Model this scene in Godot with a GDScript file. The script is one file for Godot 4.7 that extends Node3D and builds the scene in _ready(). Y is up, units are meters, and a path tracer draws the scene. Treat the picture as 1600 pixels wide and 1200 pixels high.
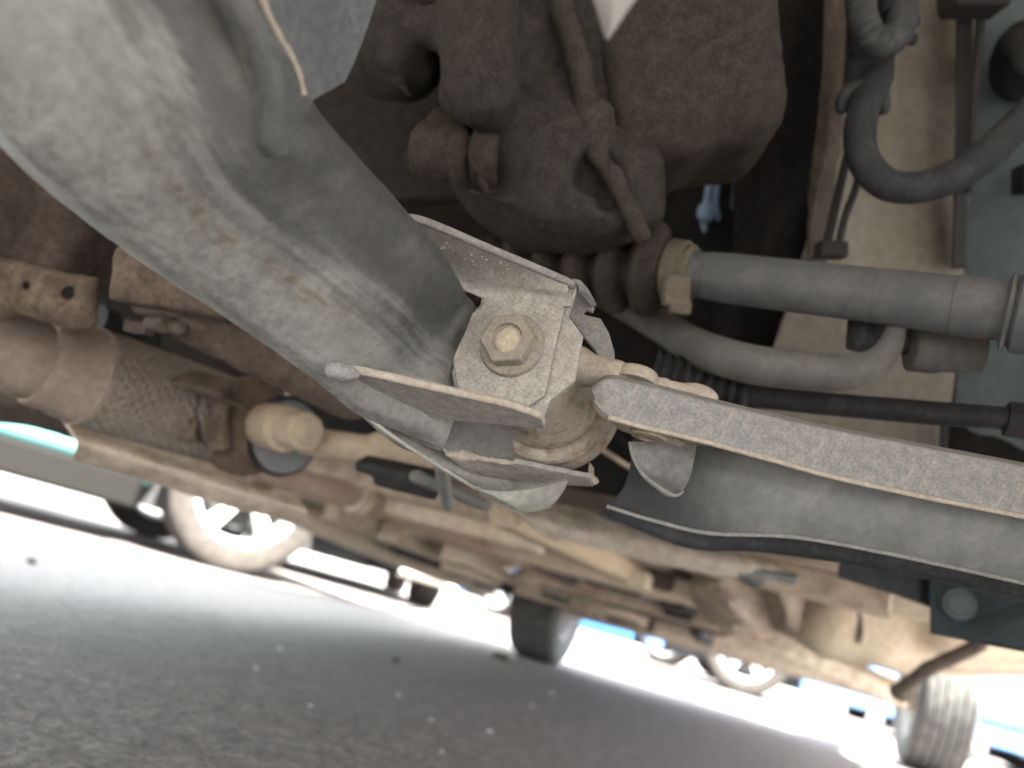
extends Node3D
# ---------------------------------------------------------------- camera frame helpers
const F := 1255.0
const PITCH := 14.95
const ROLL := 15.7
const HCAM := 0.17
var cam_basis: Basis
var cam_pos := Vector3(0, HCAM, 0)
var axis_rear: Vector3      # the car's long axis, towards its tail
var axis_side: Vector3      # the car's cross axis, towards its right
var used := {}
var rng := RandomNumberGenerator.new()

func P(x: float, y: float, d: float) -> Vector3:
	return cam_pos + cam_basis * Vector3((x - 800.0) / F * d, -(y - 600.0) / F * d, -d)
func ray(x: float, y: float) -> Vector3:
	return cam_basis * Vector3((x - 800.0) / F, -(y - 600.0) / F, -1.0)
func PY(x: float, y: float, h: float) -> Vector3:      # on the level h
	var r := ray(x, y)
	return cam_pos + r * ((h - HCAM) / r.y)
func PN(x: float, y: float, p0: Vector3, n: Vector3) -> Vector3:     # on any plane
	var r := ray(x, y)
	return cam_pos + r * ((p0 - cam_pos).dot(n) / r.dot(n))
func PR(x: float, y: float, rr: float) -> Vector3:     # on the cross plane rr behind the camera foot
	var r := ray(x, y)
	return cam_pos + r * (rr / r.dot(axis_rear))
func C(side: float, up: float, rear: float) -> Vector3:
	return axis_side * side + Vector3(0, up, 0) + axis_rear * rear

# ---------------------------------------------------------------- mesh builder
class MB:
	var v := PackedVector3Array()
	var ix := PackedInt32Array()
	var gain := 1.0
	func quad(a: int, b: int, c: int, d: int) -> void:
		ix.append_array([a, b, c, a, c, d])
	func tri(a: int, b: int, c: int) -> void:
		ix.append_array([a, b, c])
	func add(o: MB) -> MB:
		var n := v.size()
		o.orient()
		v.append_array(o.v)
		for i in o.ix:
			ix.append(i + n)
		return self
	func moved(by: Vector3) -> MB:
		for i in v.size(): v[i] += by
		return self
	func orient() -> void:
		var s := 0.0
		var o := v[0] if v.size() else Vector3.ZERO
		for i in range(0, ix.size(), 3):
			s += (v[ix[i]] - o).dot((v[ix[i + 1]] - o).cross(v[ix[i + 2]] - o))
		if s < 0.0:
			for i in range(0, ix.size(), 3):
				var t := ix[i + 1]
				ix[i + 1] = ix[i + 2]
				ix[i + 2] = t
	func mesh(off: Vector3, crease: float, paint, keep := false) -> ArrayMesh:
		if not keep:
			orient()
		var nf := ix.size() / 3
		var fn := PackedVector3Array()
		fn.resize(nf)
		for i in nf:
			var a := v[ix[i * 3]]
			fn[i] = (v[ix[i * 3 + 1]] - a).cross(v[ix[i * 3 + 2]] - a)
		var ov := PackedVector3Array()
		var on := PackedVector3Array()
		var oc := PackedColorArray()
		var oi := PackedInt32Array()
		if crease >= 180.0:
			on.resize(v.size())
			for i in nf:
				for k in 3:
					on[ix[i * 3 + k]] += fn[i]
			for i in v.size():
				on[i] = on[i].normalized() if on[i].length_squared() > 0.0 else Vector3.UP
			ov = v.duplicate()
			oi.resize(ix.size())
			for i in nf:
				oi[i * 3] = ix[i * 3]
				oi[i * 3 + 1] = ix[i * 3 + 2]
				oi[i * 3 + 2] = ix[i * 3 + 1]
		else:
			var near := []
			near.resize(v.size())
			for i in nf:
				for k in 3:
					var q: int = ix[i * 3 + k]
					if near[q] == null:
						near[q] = PackedInt32Array()
					near[q].append(i)
			var lim := cos(deg_to_rad(crease))
			var un := PackedVector3Array()
			un.resize(nf)
			for i in nf:
				un[i] = fn[i].normalized()
			for i in nf:
				for k in [0, 2, 1]:
					var q: int = ix[i * 3 + k]
					var s := Vector3.ZERO
					for j in near[q]:
						if un[j].dot(un[i]) >= lim:
							s += fn[j]
					ov.append(v[q])
					on.append(s.normalized() if s.length_squared() > 0.0 else Vector3.UP)
					oi.append(ov.size() - 1)
		if paint != null:
			var pc := PackedColorArray()
			pc.resize(v.size())
			for i in v.size():
				pc[i] = paint.call(v[i], Vector3.ZERO)
				gain = maxf(gain, maxf(pc[i].r, maxf(pc[i].g, pc[i].b)))
			gain = ceilf(gain * 4.0) / 4.0
			for i in v.size():
				pc[i] = Color(pc[i].r / gain, pc[i].g / gain, pc[i].b / gain)
			if crease >= 180.0:
				oc = pc
			else:
				for i in nf:
					for k in [0, 2, 1]:
						oc.append(pc[ix[i * 3 + k]])
		for i in ov.size():
			ov[i] -= off
		var arr := []
		arr.resize(Mesh.ARRAY_MAX)
		arr[Mesh.ARRAY_VERTEX] = ov
		arr[Mesh.ARRAY_NORMAL] = on
		arr[Mesh.ARRAY_INDEX] = oi
		if oc.size():
			arr[Mesh.ARRAY_COLOR] = oc
		var am := ArrayMesh.new()
		am.add_surface_from_arrays(Mesh.PRIMITIVE_TRIANGLES, arr)
		return am

func spline(pts: Array, n: int) -> Array:       # Catmull-Rom through Vector3 or float lists
	var out := []
	for i in pts.size() - 1:
		var a = pts[maxi(i - 1, 0)]
		var b = pts[i]
		var c = pts[i + 1]
		var d = pts[mini(i + 2, pts.size() - 1)]
		for k in n:
			var t := float(k) / n
			out.append(0.5 * ((2.0 * b) + (c - a) * t + (2.0 * a - 5.0 * b + 4.0 * c - d) * t * t + (3.0 * b - a - 3.0 * c + d) * t * t * t))
	out.append(pts[-1])
	return out

# a swept round bar; bump(s, angle) adds to the radius
func tube(path: Array, radii: Array, seg := 24, bump = null) -> MB:
	var m := MB.new()
	var n := path.size()
	var up := Vector3.UP
	var t0: Vector3 = (path[1] - path[0]).normalized()
	if absf(t0.dot(up)) > 0.9:
		up = Vector3.RIGHT
	var side := t0.cross(up).normalized()
	var run := 0.0
	for i in n:
		var t: Vector3 = (path[mini(i + 1, n - 1)] - path[maxi(i - 1, 0)]).normalized()
		side = (side - t * side.dot(t)).normalized()
		var other := t.cross(side)
		if i > 0:
			run += path[i].distance_to(path[i - 1])
		for k in seg:
			var a := TAU * k / seg
			var r: float = radii[i]
			if bump != null:
				r += bump.call(run, a)
			m.v.append(path[i] + (side * cos(a) + other * sin(a)) * r)
	for i in n - 1:
		for k in seg:
			var k2 := (k + 1) % seg
			m.quad(i * seg + k, (i + 1) * seg + k, (i + 1) * seg + k2, i * seg + k2)
	for e in 2:
		var c := m.v.size()
		m.v.append(path[0] if e == 0 else path[-1])
		var b := 0 if e == 0 else (n - 1) * seg
		for k in seg:
			var k2 := (k + 1) % seg
			if e == 0:
				m.tri(c, b + k, b + k2)
			else:
				m.tri(c, b + k2, b + k)
	return m

# lathe: profile of [distance along a->b in m, radius in m]
func lathe(a: Vector3, dir: Vector3, prof0: Array, seg := 40, fine := false) -> MB:
	var prof := prof0
	if fine:      # more rings along the profile, for painted wear
		prof = []
		for i in prof0.size() - 1:
			for k in 5:
				prof.append([lerpf(prof0[i][0], prof0[i + 1][0], k / 5.0), lerpf(prof0[i][1], prof0[i + 1][1], k / 5.0)])
		prof.append(prof0[-1])
	var path := []
	var rad := []
	var d := dir.normalized()
	for q in prof:
		path.append(a + d * q[0])
		rad.append(q[1])
	var m := MB.new()
	var up := Vector3.UP if absf(d.y) < 0.9 else Vector3.RIGHT
	var s := d.cross(up).normalized()
	var o := d.cross(s)
	for i in path.size():
		for k in seg:
			var an := TAU * k / seg
			m.v.append(path[i] + (s * cos(an) + o * sin(an)) * maxf(rad[i], 0.00002))
	for i in path.size() - 1:
		for k in seg:
			var k2 := (k + 1) % seg
			m.quad(i * seg + k, (i + 1) * seg + k, (i + 1) * seg + k2, i * seg + k2)
	if prof[0][0] == prof[-1][0] and prof[0][1] == prof[-1][1]:
		return m
	for e in 2:
		var c := m.v.size()
		m.v.append(path[0] if e == 0 else path[-1])
		var b := 0 if e == 0 else (path.size() - 1) * seg
		for k in seg:
			var k2 := (k + 1) % seg
			if e == 0:
				m.tri(c, b + k, b + k2)
			else:
				m.tri(c, b + k2, b + k)
	return m

# a sheet through a grid of control points (rows of Vector3), given thickness away from `away`
func sheet(rows: Array, n: int, mlt: int, thick: float, away: Vector3, rough := 0.0) -> MB:
	var g := []
	for r in rows:
		g.append(spline(r, n))
	var cols: int = g[0].size()
	var fine := []
	for j in cols:
		var c := []
		for r in g:
			c.append(r[j])
		fine.append(spline(c, mlt))
	var rn: int = fine[0].size()
	var m := MB.new()
	var nz := FastNoiseLite.new()
	nz.seed = 5
	nz.frequency = 60.0
	nz.fractal_octaves = 3
	var nor := PackedVector3Array()
	for i in rn:
		for j in cols:
			var du: Vector3 = fine[mini(j + 1, cols - 1)][i] - fine[maxi(j - 1, 0)][i]
			var dv: Vector3 = fine[j][mini(i + 1, rn - 1)] - fine[j][maxi(i - 1, 0)]
			var nn := du.cross(dv).normalized()
			nor.append(nn)
	var mid := nor[(rn / 2) * cols + cols / 2]
	var flip := -1.0 if mid.dot(away) < 0.0 else 1.0
	var e := minf(thick * 0.25, 0.0008)
	for side in 2:
		for i in rn:
			for j in cols:
				var p: Vector3 = fine[j][i]
				var nn := nor[i * cols + j] * flip
				var q := p
				if rough > 0.0:
					q += nn * nz.get_noise_3dv(p) * rough
				if side == 1:
					q += nn * thick
				m.v.append(q)
	var off := rn * cols
	for i in rn - 1:
		for j in cols - 1:
			var a := i * cols + j
			m.quad(a, a + 1, a + cols + 1, a + cols)
			m.quad(off + a, off + a + cols, off + a + cols + 1, off + a + 1)
	for j in cols - 1:
		var b := (rn - 1) * cols + j
		m.quad(j + 1, j, off + j, off + j + 1)
		m.quad(b, b + 1, off + b + 1, off + b)
	for i in rn - 1:
		var a := i * cols
		var b := i * cols + cols - 1
		m.quad(a, a + cols, off + a + cols, off + a)
		m.quad(b + cols, b, off + b, off + b + cols)
	return m

# a flat plate: outline of planar points, extruded by `ext`, with its front rim bevelled
func slab(pts: Array, ext: Vector3, bevel := 0.0008) -> MB:
	var m := MB.new()
	var o := Vector3.ZERO
	for p in pts:
		o += p
	o /= pts.size()
	var nrm := Vector3.ZERO
	for i in pts.size():
		nrm += (pts[i] - o).cross(pts[(i + 1) % pts.size()] - o)
	nrm = nrm.normalized()
	var u: Vector3 = (pts[1] - pts[0]).normalized()
	var w := nrm.cross(u)
	var flat := PackedVector2Array()
	var n := pts.size()
	for p in pts:
		flat.append(Vector2((p - o).dot(u), (p - o).dot(w)))
	var ins := []
	for i in n:
		var e0: Vector3 = (pts[i] - pts[(i + n - 1) % n]).normalized()
		var e1: Vector3 = (pts[(i + 1) % n] - pts[i]).normalized()
		var n0 := nrm.cross(e0)
		var n1 := nrm.cross(e1)
		var b := (n0 + n1)
		b = b.normalized() / maxf(0.4, b.normalized().dot(n0)) if b.length() > 0.01 else n0
		ins.append(pts[i] + b * bevel)
	var dirn := ext.normalized()
	for p in ins: m.v.append(p)
	for p in pts: m.v.append(p + dirn * bevel)
	for p in pts: m.v.append(p + ext - dirn * bevel)
	for p in ins: m.v.append(p + ext)
	var t := Geometry2D.triangulate_polygon(flat)
	for i in range(0, t.size(), 3):
		var fn: Vector3 = (pts[t[i + 1]] - pts[t[i]]).cross(pts[t[i + 2]] - pts[t[i]])
		if fn.dot(dirn) < 0.0:
			m.tri(t[i], t[i + 1], t[i + 2])
			m.tri(3 * n + t[i], 3 * n + t[i + 2], 3 * n + t[i + 1])
		else:
			m.tri(t[i], t[i + 2], t[i + 1])
			m.tri(3 * n + t[i], 3 * n + t[i + 1], 3 * n + t[i + 2])
	for k in 3:
		for i in n:
			var j := (i + 1) % n
			var outw: Vector3 = -nrm.cross(pts[j] - pts[i])
			if k == 0: outw -= dirn * outw.length() * 0.5
			if k == 2: outw += dirn * outw.length() * 0.5
			var fn := (m.v[k * n + j] - m.v[k * n + i]).cross(m.v[(k + 1) * n + j] - m.v[k * n + i])
			if fn.dot(outw) > 0.0:
				m.quad(k * n + i, k * n + j, (k + 1) * n + j, (k + 1) * n + i)
			else:
				m.quad(k * n + j, k * n + i, (k + 1) * n + i, (k + 1) * n + j)
	return m

func box(c: Vector3, x: Vector3, y: Vector3, z: Vector3, bev := 0.002) -> MB:   # half axes
	var b := 1.0 - bev / minf(x.length(), y.length())
	var pts := [c - x - y - z, c + x - y - z, c + x + y - z, c - x + y - z]
	return slab(pts, z * 2.0, bev)

# ---------------------------------------------------------------- signed distance bodies, meshed with surface nets
class SDF:
	var prims := []
	var amp := 0.0
	var amp2 := 0.0
	var freq := 120.0
	var nz := FastNoiseLite.new()
	var lo := Vector3.INF
	var hi := -Vector3.INF
	func grow(p: Vector3, r: float) -> void:
		lo = lo.min(p - Vector3.ONE * r)
		hi = hi.max(p + Vector3.ONE * r)
	func cap(a: Vector3, b: Vector3, ra: float, rb: float, k := 0.004, cut := false) -> void:
		prims.append([0, a, b - a, 1.0 / maxf((b - a).length_squared(), 1e-9), ra, rb - ra, k, cut])
		if not cut:
			grow(a, ra + k)
			grow(b, rb + k)
	func cyl(a: Vector3, b: Vector3, r: float, rd: float, k := 0.004, cut := false) -> void:
		prims.append([1, (a + b) * 0.5, (b - a).normalized(), (b - a).length() * 0.5 - rd, r - rd, rd, k, cut])
		if not cut:
			grow(a, r + k)
			grow(b, r + k)
	func box(c: Vector3, bs: Basis, h: Vector3, rd: float, k := 0.004, cut := false) -> void:
		prims.append([2, c, bs.inverse(), h - Vector3.ONE * rd, rd, 0.0, k, cut])
		if not cut:
			for s in 8:
				grow(c + bs * Vector3(h.x * (1 if s & 1 else -1), h.y * (1 if s & 2 else -1), h.z * (1 if s & 4 else -1)), k)
	func ell(c: Vector3, bs: Basis, r: Vector3, k := 0.004, cut := false) -> void:
		prims.append([3, c, bs.inverse(), r, minf(r.x, minf(r.y, r.z)), 0.0, k, cut])
		if not cut:
			grow(c, maxf(r.x, maxf(r.y, r.z)) + k)
	func at(p: Vector3) -> float:
		var d := 1e3
		for q in prims:
			var e: float
			var ty: int = q[0]
			if ty == 0:
				var pa: Vector3 = p - q[1]
				var ba: Vector3 = q[2]
				var t := clampf(pa.dot(ba) * q[3], 0.0, 1.0)
				e = (pa - ba * t).length() - (q[4] + q[5] * t)
			elif ty == 1:
				var pa: Vector3 = p - q[1]
				var l: float = pa.dot(q[2])
				var rr: float = (pa - q[2] * l).length() - q[4]
				var ll: float = absf(l) - q[3]
				e = minf(maxf(rr, ll), 0.0) + Vector2(maxf(rr, 0.0), maxf(ll, 0.0)).length() - q[5]
			elif ty == 2:
				var pb: Vector3 = (q[2] * (p - q[1])).abs() - q[3]
				e = pb.max(Vector3.ZERO).length() + minf(maxf(pb.x, maxf(pb.y, pb.z)), 0.0) - q[4]
			else:
				var pc: Vector3 = q[2] * (p - q[1])
				var k0: float = (pc / q[3]).length()
				var k1: float = (pc / (q[3] * q[3])).length()
				e = k0 * (k0 - 1.0) / maxf(k1, 1e-6)
			var k: float = q[6]
			if q[7]:
				e = -e
				var h := maxf(k - absf(d - e), 0.0) / k
				d = maxf(d, e) + h * h * k * 0.25
			else:
				var h := maxf(k - absf(d - e), 0.0) / k
				d = minf(d, e) - h * h * k * 0.25
		if amp > 0.0 and absf(d) < 0.03:
			d += nz.get_noise_3dv(p * freq) * amp
			if amp2 > 0.0:
				d += nz.get_noise_3dv(p * freq * 5.3) * amp2
		return d
	func mesh(cell: float) -> MB:
		nz.seed = 11
		nz.frequency = 1.0
		nz.fractal_octaves = 2
		var l := lo - Vector3.ONE * (cell * 2.0 + amp)
		var dim := Vector3i(((hi - l) / cell).ceil()) + Vector3i(3, 3, 3)
		var nb := Vector3i(ceili(dim.x / 4.0), ceili(dim.y / 4.0), ceili(dim.z / 4.0))
		var nx := nb.x * 4 + 1
		var ny := nb.y * 4 + 1
		var nzz := nb.z * 4 + 1
		var val := PackedFloat32Array()
		val.resize(nx * ny * nzz)
		val.fill(1e9)
		var vid := PackedInt32Array()
		vid.resize(nx * ny * nzz)
		vid.fill(-1)
		var reach := cell * 2.0 * 1.7321 * 1.25 + cell + amp + amp2
		var m := MB.new()
		var active := []
		for bz in nb.z:
			for by in nb.y:
				for bx in nb.x:
					var c := l + Vector3(bx * 4 + 2, by * 4 + 2, bz * 4 + 2) * cell
					if absf(at(c)) > reach:
						continue
					active.append(Vector3i(bx, by, bz))
					for z in range(bz * 4, bz * 4 + 5):
						for y in range(by * 4, by * 4 + 5):
							var row := (z * ny + y) * nx
							for x in range(bx * 4, bx * 4 + 5):
								if val[row + x] > 1e8:
									val[row + x] = at(l + Vector3(x, y, z) * cell)
		var offs := [0, 1, nx, nx + 1, nx * ny, nx * ny + 1, nx * ny + nx, nx * ny + nx + 1]
		var ex := [[0, 1], [2, 3], [4, 5], [6, 7], [0, 2], [1, 3], [4, 6], [5, 7], [0, 4], [1, 5], [2, 6], [3, 7]]
		for b in active:
			for z in range(b.z * 4, b.z * 4 + 4):
				for y in range(b.y * 4, b.y * 4 + 4):
					for x in range(b.x * 4, b.x * 4 + 4):
						var i0 := (z * ny + y) * nx + x
						var mask := 0
						for k in 8:
							if val[i0 + offs[k]] < 0.0:
								mask |= 1 << k
						if mask == 0 or mask == 255:
							continue
						var s := Vector3.ZERO
						var cnt := 0
						for e in ex:
							var a: int = e[0]
							var c: int = e[1]
							if ((mask >> a) & 1) != ((mask >> c) & 1):
								var va := val[i0 + offs[a]]
								var vc := val[i0 + offs[c]]
								var t := va / (va - vc)
								var pa := Vector3(a & 1, (a >> 1) & 1, a >> 2)
								var pc := Vector3(c & 1, (c >> 1) & 1, c >> 2)
								s += pa.lerp(pc, t)
								cnt += 1
						vid[i0] = m.v.size()
						m.v.append(l + (Vector3(x, y, z) + s / cnt) * cell)
		var st := [1, nx, nx * ny]
		for b in active:
			for z in range(b.z * 4, b.z * 4 + 4):
				for y in range(b.y * 4, b.y * 4 + 4):
					for x in range(b.x * 4, b.x * 4 + 4):
						var i0 := (z * ny + y) * nx + x
						if vid[i0] < 0:
							continue
						var v0 := val[i0] < 0.0
						for ax in 3:
							var u: int = st[(ax + 1) % 3]
							var w: int = st[(ax + 2) % 3]
							if (val[i0 + st[ax]] < 0.0) == v0 or i0 - u - w < 0:
								continue
							var q0 := vid[i0]
							var q1 := vid[i0 - u]
							var q2 := vid[i0 - u - w]
							var q3 := vid[i0 - w]
							if q1 < 0 or q2 < 0 or q3 < 0:
								continue
							if v0:
								m.quad(q0, q1, q2, q3)
							else:
								m.quad(q0, q3, q2, q1)
		return m

func px(n: float, d: float) -> float:      # n photo pixels at distance d, in metres
	return n * d / F
func cbasis(roll := 0.0, yaw := 0.0, pit := 0.0) -> Basis:
	return cam_basis * Basis(Vector3(0, 0, 1), deg_to_rad(-roll)) * Basis(Vector3(0, 1, 0), deg_to_rad(yaw)) * Basis(Vector3(1, 0, 0), deg_to_rad(pit))
var ds := 1.0
func s_cap(s: SDF, a: Array, b: Array, ra: float, rb: float, k := 0.006, cut := false) -> void:
	s.cap(P(a[0], a[1], a[2] * ds), P(b[0], b[1], b[2] * ds), px(ra, a[2] * ds), px(rb, b[2] * ds), k, cut)
func s_cyl(s: SDF, a: Array, b: Array, r: float, rd := 4.0, k := 0.004, cut := false) -> void:
	s.cyl(P(a[0], a[1], a[2] * ds), P(b[0], b[1], b[2] * ds), px(r, a[2] * ds), px(rd, a[2] * ds), k, cut)
func s_box(s: SDF, c: Array, h: Array, rd: float, bs: Basis, k := 0.006, cut := false) -> void:
	s.box(P(c[0], c[1], c[2] * ds), bs, Vector3(px(h[0], c[2] * ds), px(h[1], c[2] * ds), h[2]), px(rd, c[2] * ds), k, cut)
func s_ell(s: SDF, c: Array, h: Array, bs: Basis, k := 0.006, cut := false) -> void:
	s.ell(P(c[0], c[1], c[2] * ds), bs, Vector3(px(h[0], c[2] * ds), px(h[1], c[2] * ds), h[2]), k, cut)

# ---------------------------------------------------------------- nodes
func numbered(called: String) -> String:
	if not used.has(called):
		used[called] = 0
		return called
	used[called] += 1
	return "%s_%03d" % [called, used[called]]
func tag(o: Node, label: String, category := "", group := "", kind := "") -> Node:
	if label: o.set_meta("label", label)
	if category: o.set_meta("category", category)
	if group: o.set_meta("group", group)
	if kind: o.set_meta("kind", kind)
	return o
func thing(called: String, label: String, category: String, base := Vector3.ZERO, group := "") -> Node3D:
	var o := Node3D.new()
	o.name = numbered(called)
	add_child(o)
	o.position = base
	tag(o, label, category, group)
	return o
var gained := {}
func part(called: String, m: MB, mat: Material, parent: Node3D = null, crease := 40.0, paint = null) -> MeshInstance3D:
	var o := MeshInstance3D.new()
	var off := Vector3.ZERO
	if parent:
		off = parent.global_position
	else:
		var b := m.v[0]
		var t := m.v[0]
		for p in m.v:
			b = b.min(p)
			t = t.max(p)
		off = Vector3((b.x + t.x) / 2, b.y, (b.z + t.z) / 2)
	o.mesh = m.mesh(off, crease, paint)
	o.material_override = null
	if m.gain > 1.0:      # vertex colours hold at most 1: the material carries the rest
		var key := [mat, m.gain]
		if not gained.has(key):
			var c := (mat as StandardMaterial3D).albedo_color.srgb_to_linear()
			gained[key] = tint(mat, Color(c.r * m.gain, c.g * m.gain, c.b * m.gain))
		mat = gained[key]
	o.mesh.surface_set_material(0, mat)
	if parent:
		var n := 0
		var nm := called
		while parent.has_node(NodePath(nm)):
			n += 1
			nm = "%s_%03d" % [called, n]
		o.name = nm
		parent.add_child(o)
	else:
		o.name = numbered(called)
		add_child(o)
		o.position = off
	return o
func solo(called: String, m: MB, mat: Material, label: String, category: String, crease := 40.0, paint = null, group := "") -> MeshInstance3D:
	var o := part(called, m, mat, null, crease, paint)
	tag(o, label, category, group)
	return o

# ---------------------------------------------------------------- computed surface textures
var bank := {}
func noise_bytes(size: int, key: String, sd: int, freq: float, oct: int, ty := FastNoiseLite.TYPE_SIMPLEX_SMOOTH) -> PackedByteArray:
	var k := "%s%d" % [key, size]
	if not bank.has(k):
		var n := FastNoiseLite.new()
		n.seed = sd
		n.noise_type = ty
		n.frequency = freq / size
		n.fractal_octaves = oct
		n.fractal_gain = 0.55
		var im := n.get_seamless_image(size, size, false, false, 0.15, true)
		im.convert(Image.FORMAT_L8)
		bank[k] = im.get_data()
	return bank[k]
func smooth(a: float, b: float, x: float) -> float:
	var t := clampf((x - a) / (b - a), 0.0, 1.0)
	return t * t * (3.0 - 2.0 * t)

# colours are linear base colours; how: size, tile (m), bump, speck, pits, rust, rough
func grime(base: Color, dust: Color, dark: Color, rust: Color, how: Dictionary) -> StandardMaterial3D:
	var n: int = how.get("size", 512)
	var lo := noise_bytes(n, "lo", 3, 5.0, 5)
	var mid := noise_bytes(n, "mid", 8, 22.0, 4)
	var fine := noise_bytes(n, "fine", 21, 110.0, 3)
	var spk := noise_bytes(n, "spk", 33, 230.0, 2)
	var rs := noise_bytes(n, "rs", 47, 11.0, 5)
	var dust_at: float = how.get("dust", 0.5)
	var speck: float = how.get("speck", 0.25)
	var pits: float = how.get("pits", 0.3)
	var rusty: float = how.get("rust", 0.0)
	var shift: int = how.get("shift", 0) * n * 37
	var rgbd := PackedByteArray()
	rgbd.resize(n * n * 3)
	var hgt := PackedByteArray()
	hgt.resize(n * n)
	var total := n * n
	var lut := PackedByteArray()
	lut.resize(1025)
	for i in 1025:
		lut[i] = int(clampf(Color(i / 1024.0, 0, 0).linear_to_srgb().r * 255.0, 0, 255))
	var span := 0.20
	for i in total:
		var j := (i + shift) % total
		var l := lo[j] / 255.0
		var mm := mid[i] / 255.0
		var f := fine[i] / 255.0
		var s := spk[i] / 255.0
		var t := clampf((l * 0.5 + mm * 0.3 + f * 0.2 - (1.0 - dust_at) + span) / (2.0 * span), 0.0, 1.0)
		var r := base.r + (dust.r - base.r) * t
		var g := base.g + (dust.g - base.g) * t
		var b := base.b + (dust.b - base.b) * t
		var dk := clampf((0.42 - mm * 0.45 - s * 0.55 + 0.14) * 5.0, 0.0, 1.0) * pits
		r += (dark.r - r) * dk
		g += (dark.g - g) * dk
		b += (dark.b - b) * dk
		var lt := clampf((s * 0.7 + f * 0.3 - 0.60) * 6.0, 0.0, 1.0) * speck
		r += (dust.r * 1.25 - r) * lt
		g += (dust.g * 1.25 - g) * lt
		b += (dust.b * 1.25 - b) * lt
		if rusty > 0.0:
			var rr: float = clampf((rs[j] / 255.0 * 0.75 + f * 0.25 - (1.0 - rusty)) * 7.0, 0.0, 1.0)
			r += (rust.r - r) * rr
			g += (rust.g - g) * rr
			b += (rust.b - b) * rr
		rgbd[i * 3] = lut[int(clampf(r, 0.0, 1.0) * 1024.0)]
		rgbd[i * 3 + 1] = lut[int(clampf(g, 0.0, 1.0) * 1024.0)]
		rgbd[i * 3 + 2] = lut[int(clampf(b, 0.0, 1.0) * 1024.0)]
		hgt[i] = int(clampf(mm * 70.0 + f * 70.0 + s * 60.0 + lt * 50.0 - dk * 40.0, 0.0, 255.0))
	var m := StandardMaterial3D.new()
	m.albedo_texture = ImageTexture.create_from_image(Image.create_from_data(n, n, false, Image.FORMAT_RGB8, rgbd))
	var hi := Image.create_from_data(n, n, false, Image.FORMAT_L8, hgt)
	hi.convert(Image.FORMAT_RGBA8)
	hi.bump_map_to_normal_map(how.get("bump", 2.0))
	m.normal_enabled = true
	m.normal_texture = ImageTexture.create_from_image(hi)
	m.uv1_triplanar = true
	var s1: float = 1.0 / how.get("tile", 0.12)
	m.uv1_scale = Vector3(s1, s1, s1)
	m.uv1_triplanar_sharpness = 3.0
	m.roughness = how.get("rough", 0.85)
	m.metallic_specular = how.get("spec", 0.35)
	m.vertex_color_use_as_albedo = true
	return m
func flat_mat(c: Color, rough := 0.6, metal := 0.0, spec := 0.5) -> StandardMaterial3D:
	var m := StandardMaterial3D.new()
	m.albedo_color = c.linear_to_srgb()
	m.roughness = rough
	m.metallic = metal
	m.metallic_specular = spec
	return m
func tint(src: StandardMaterial3D, c: Color, tile := 0.0) -> StandardMaterial3D:
	var m: StandardMaterial3D = src.duplicate()
	m.albedo_color = c.linear_to_srgb()
	if tile > 0.0:
		m.uv1_scale = Vector3.ONE / tile
	return m

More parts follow.
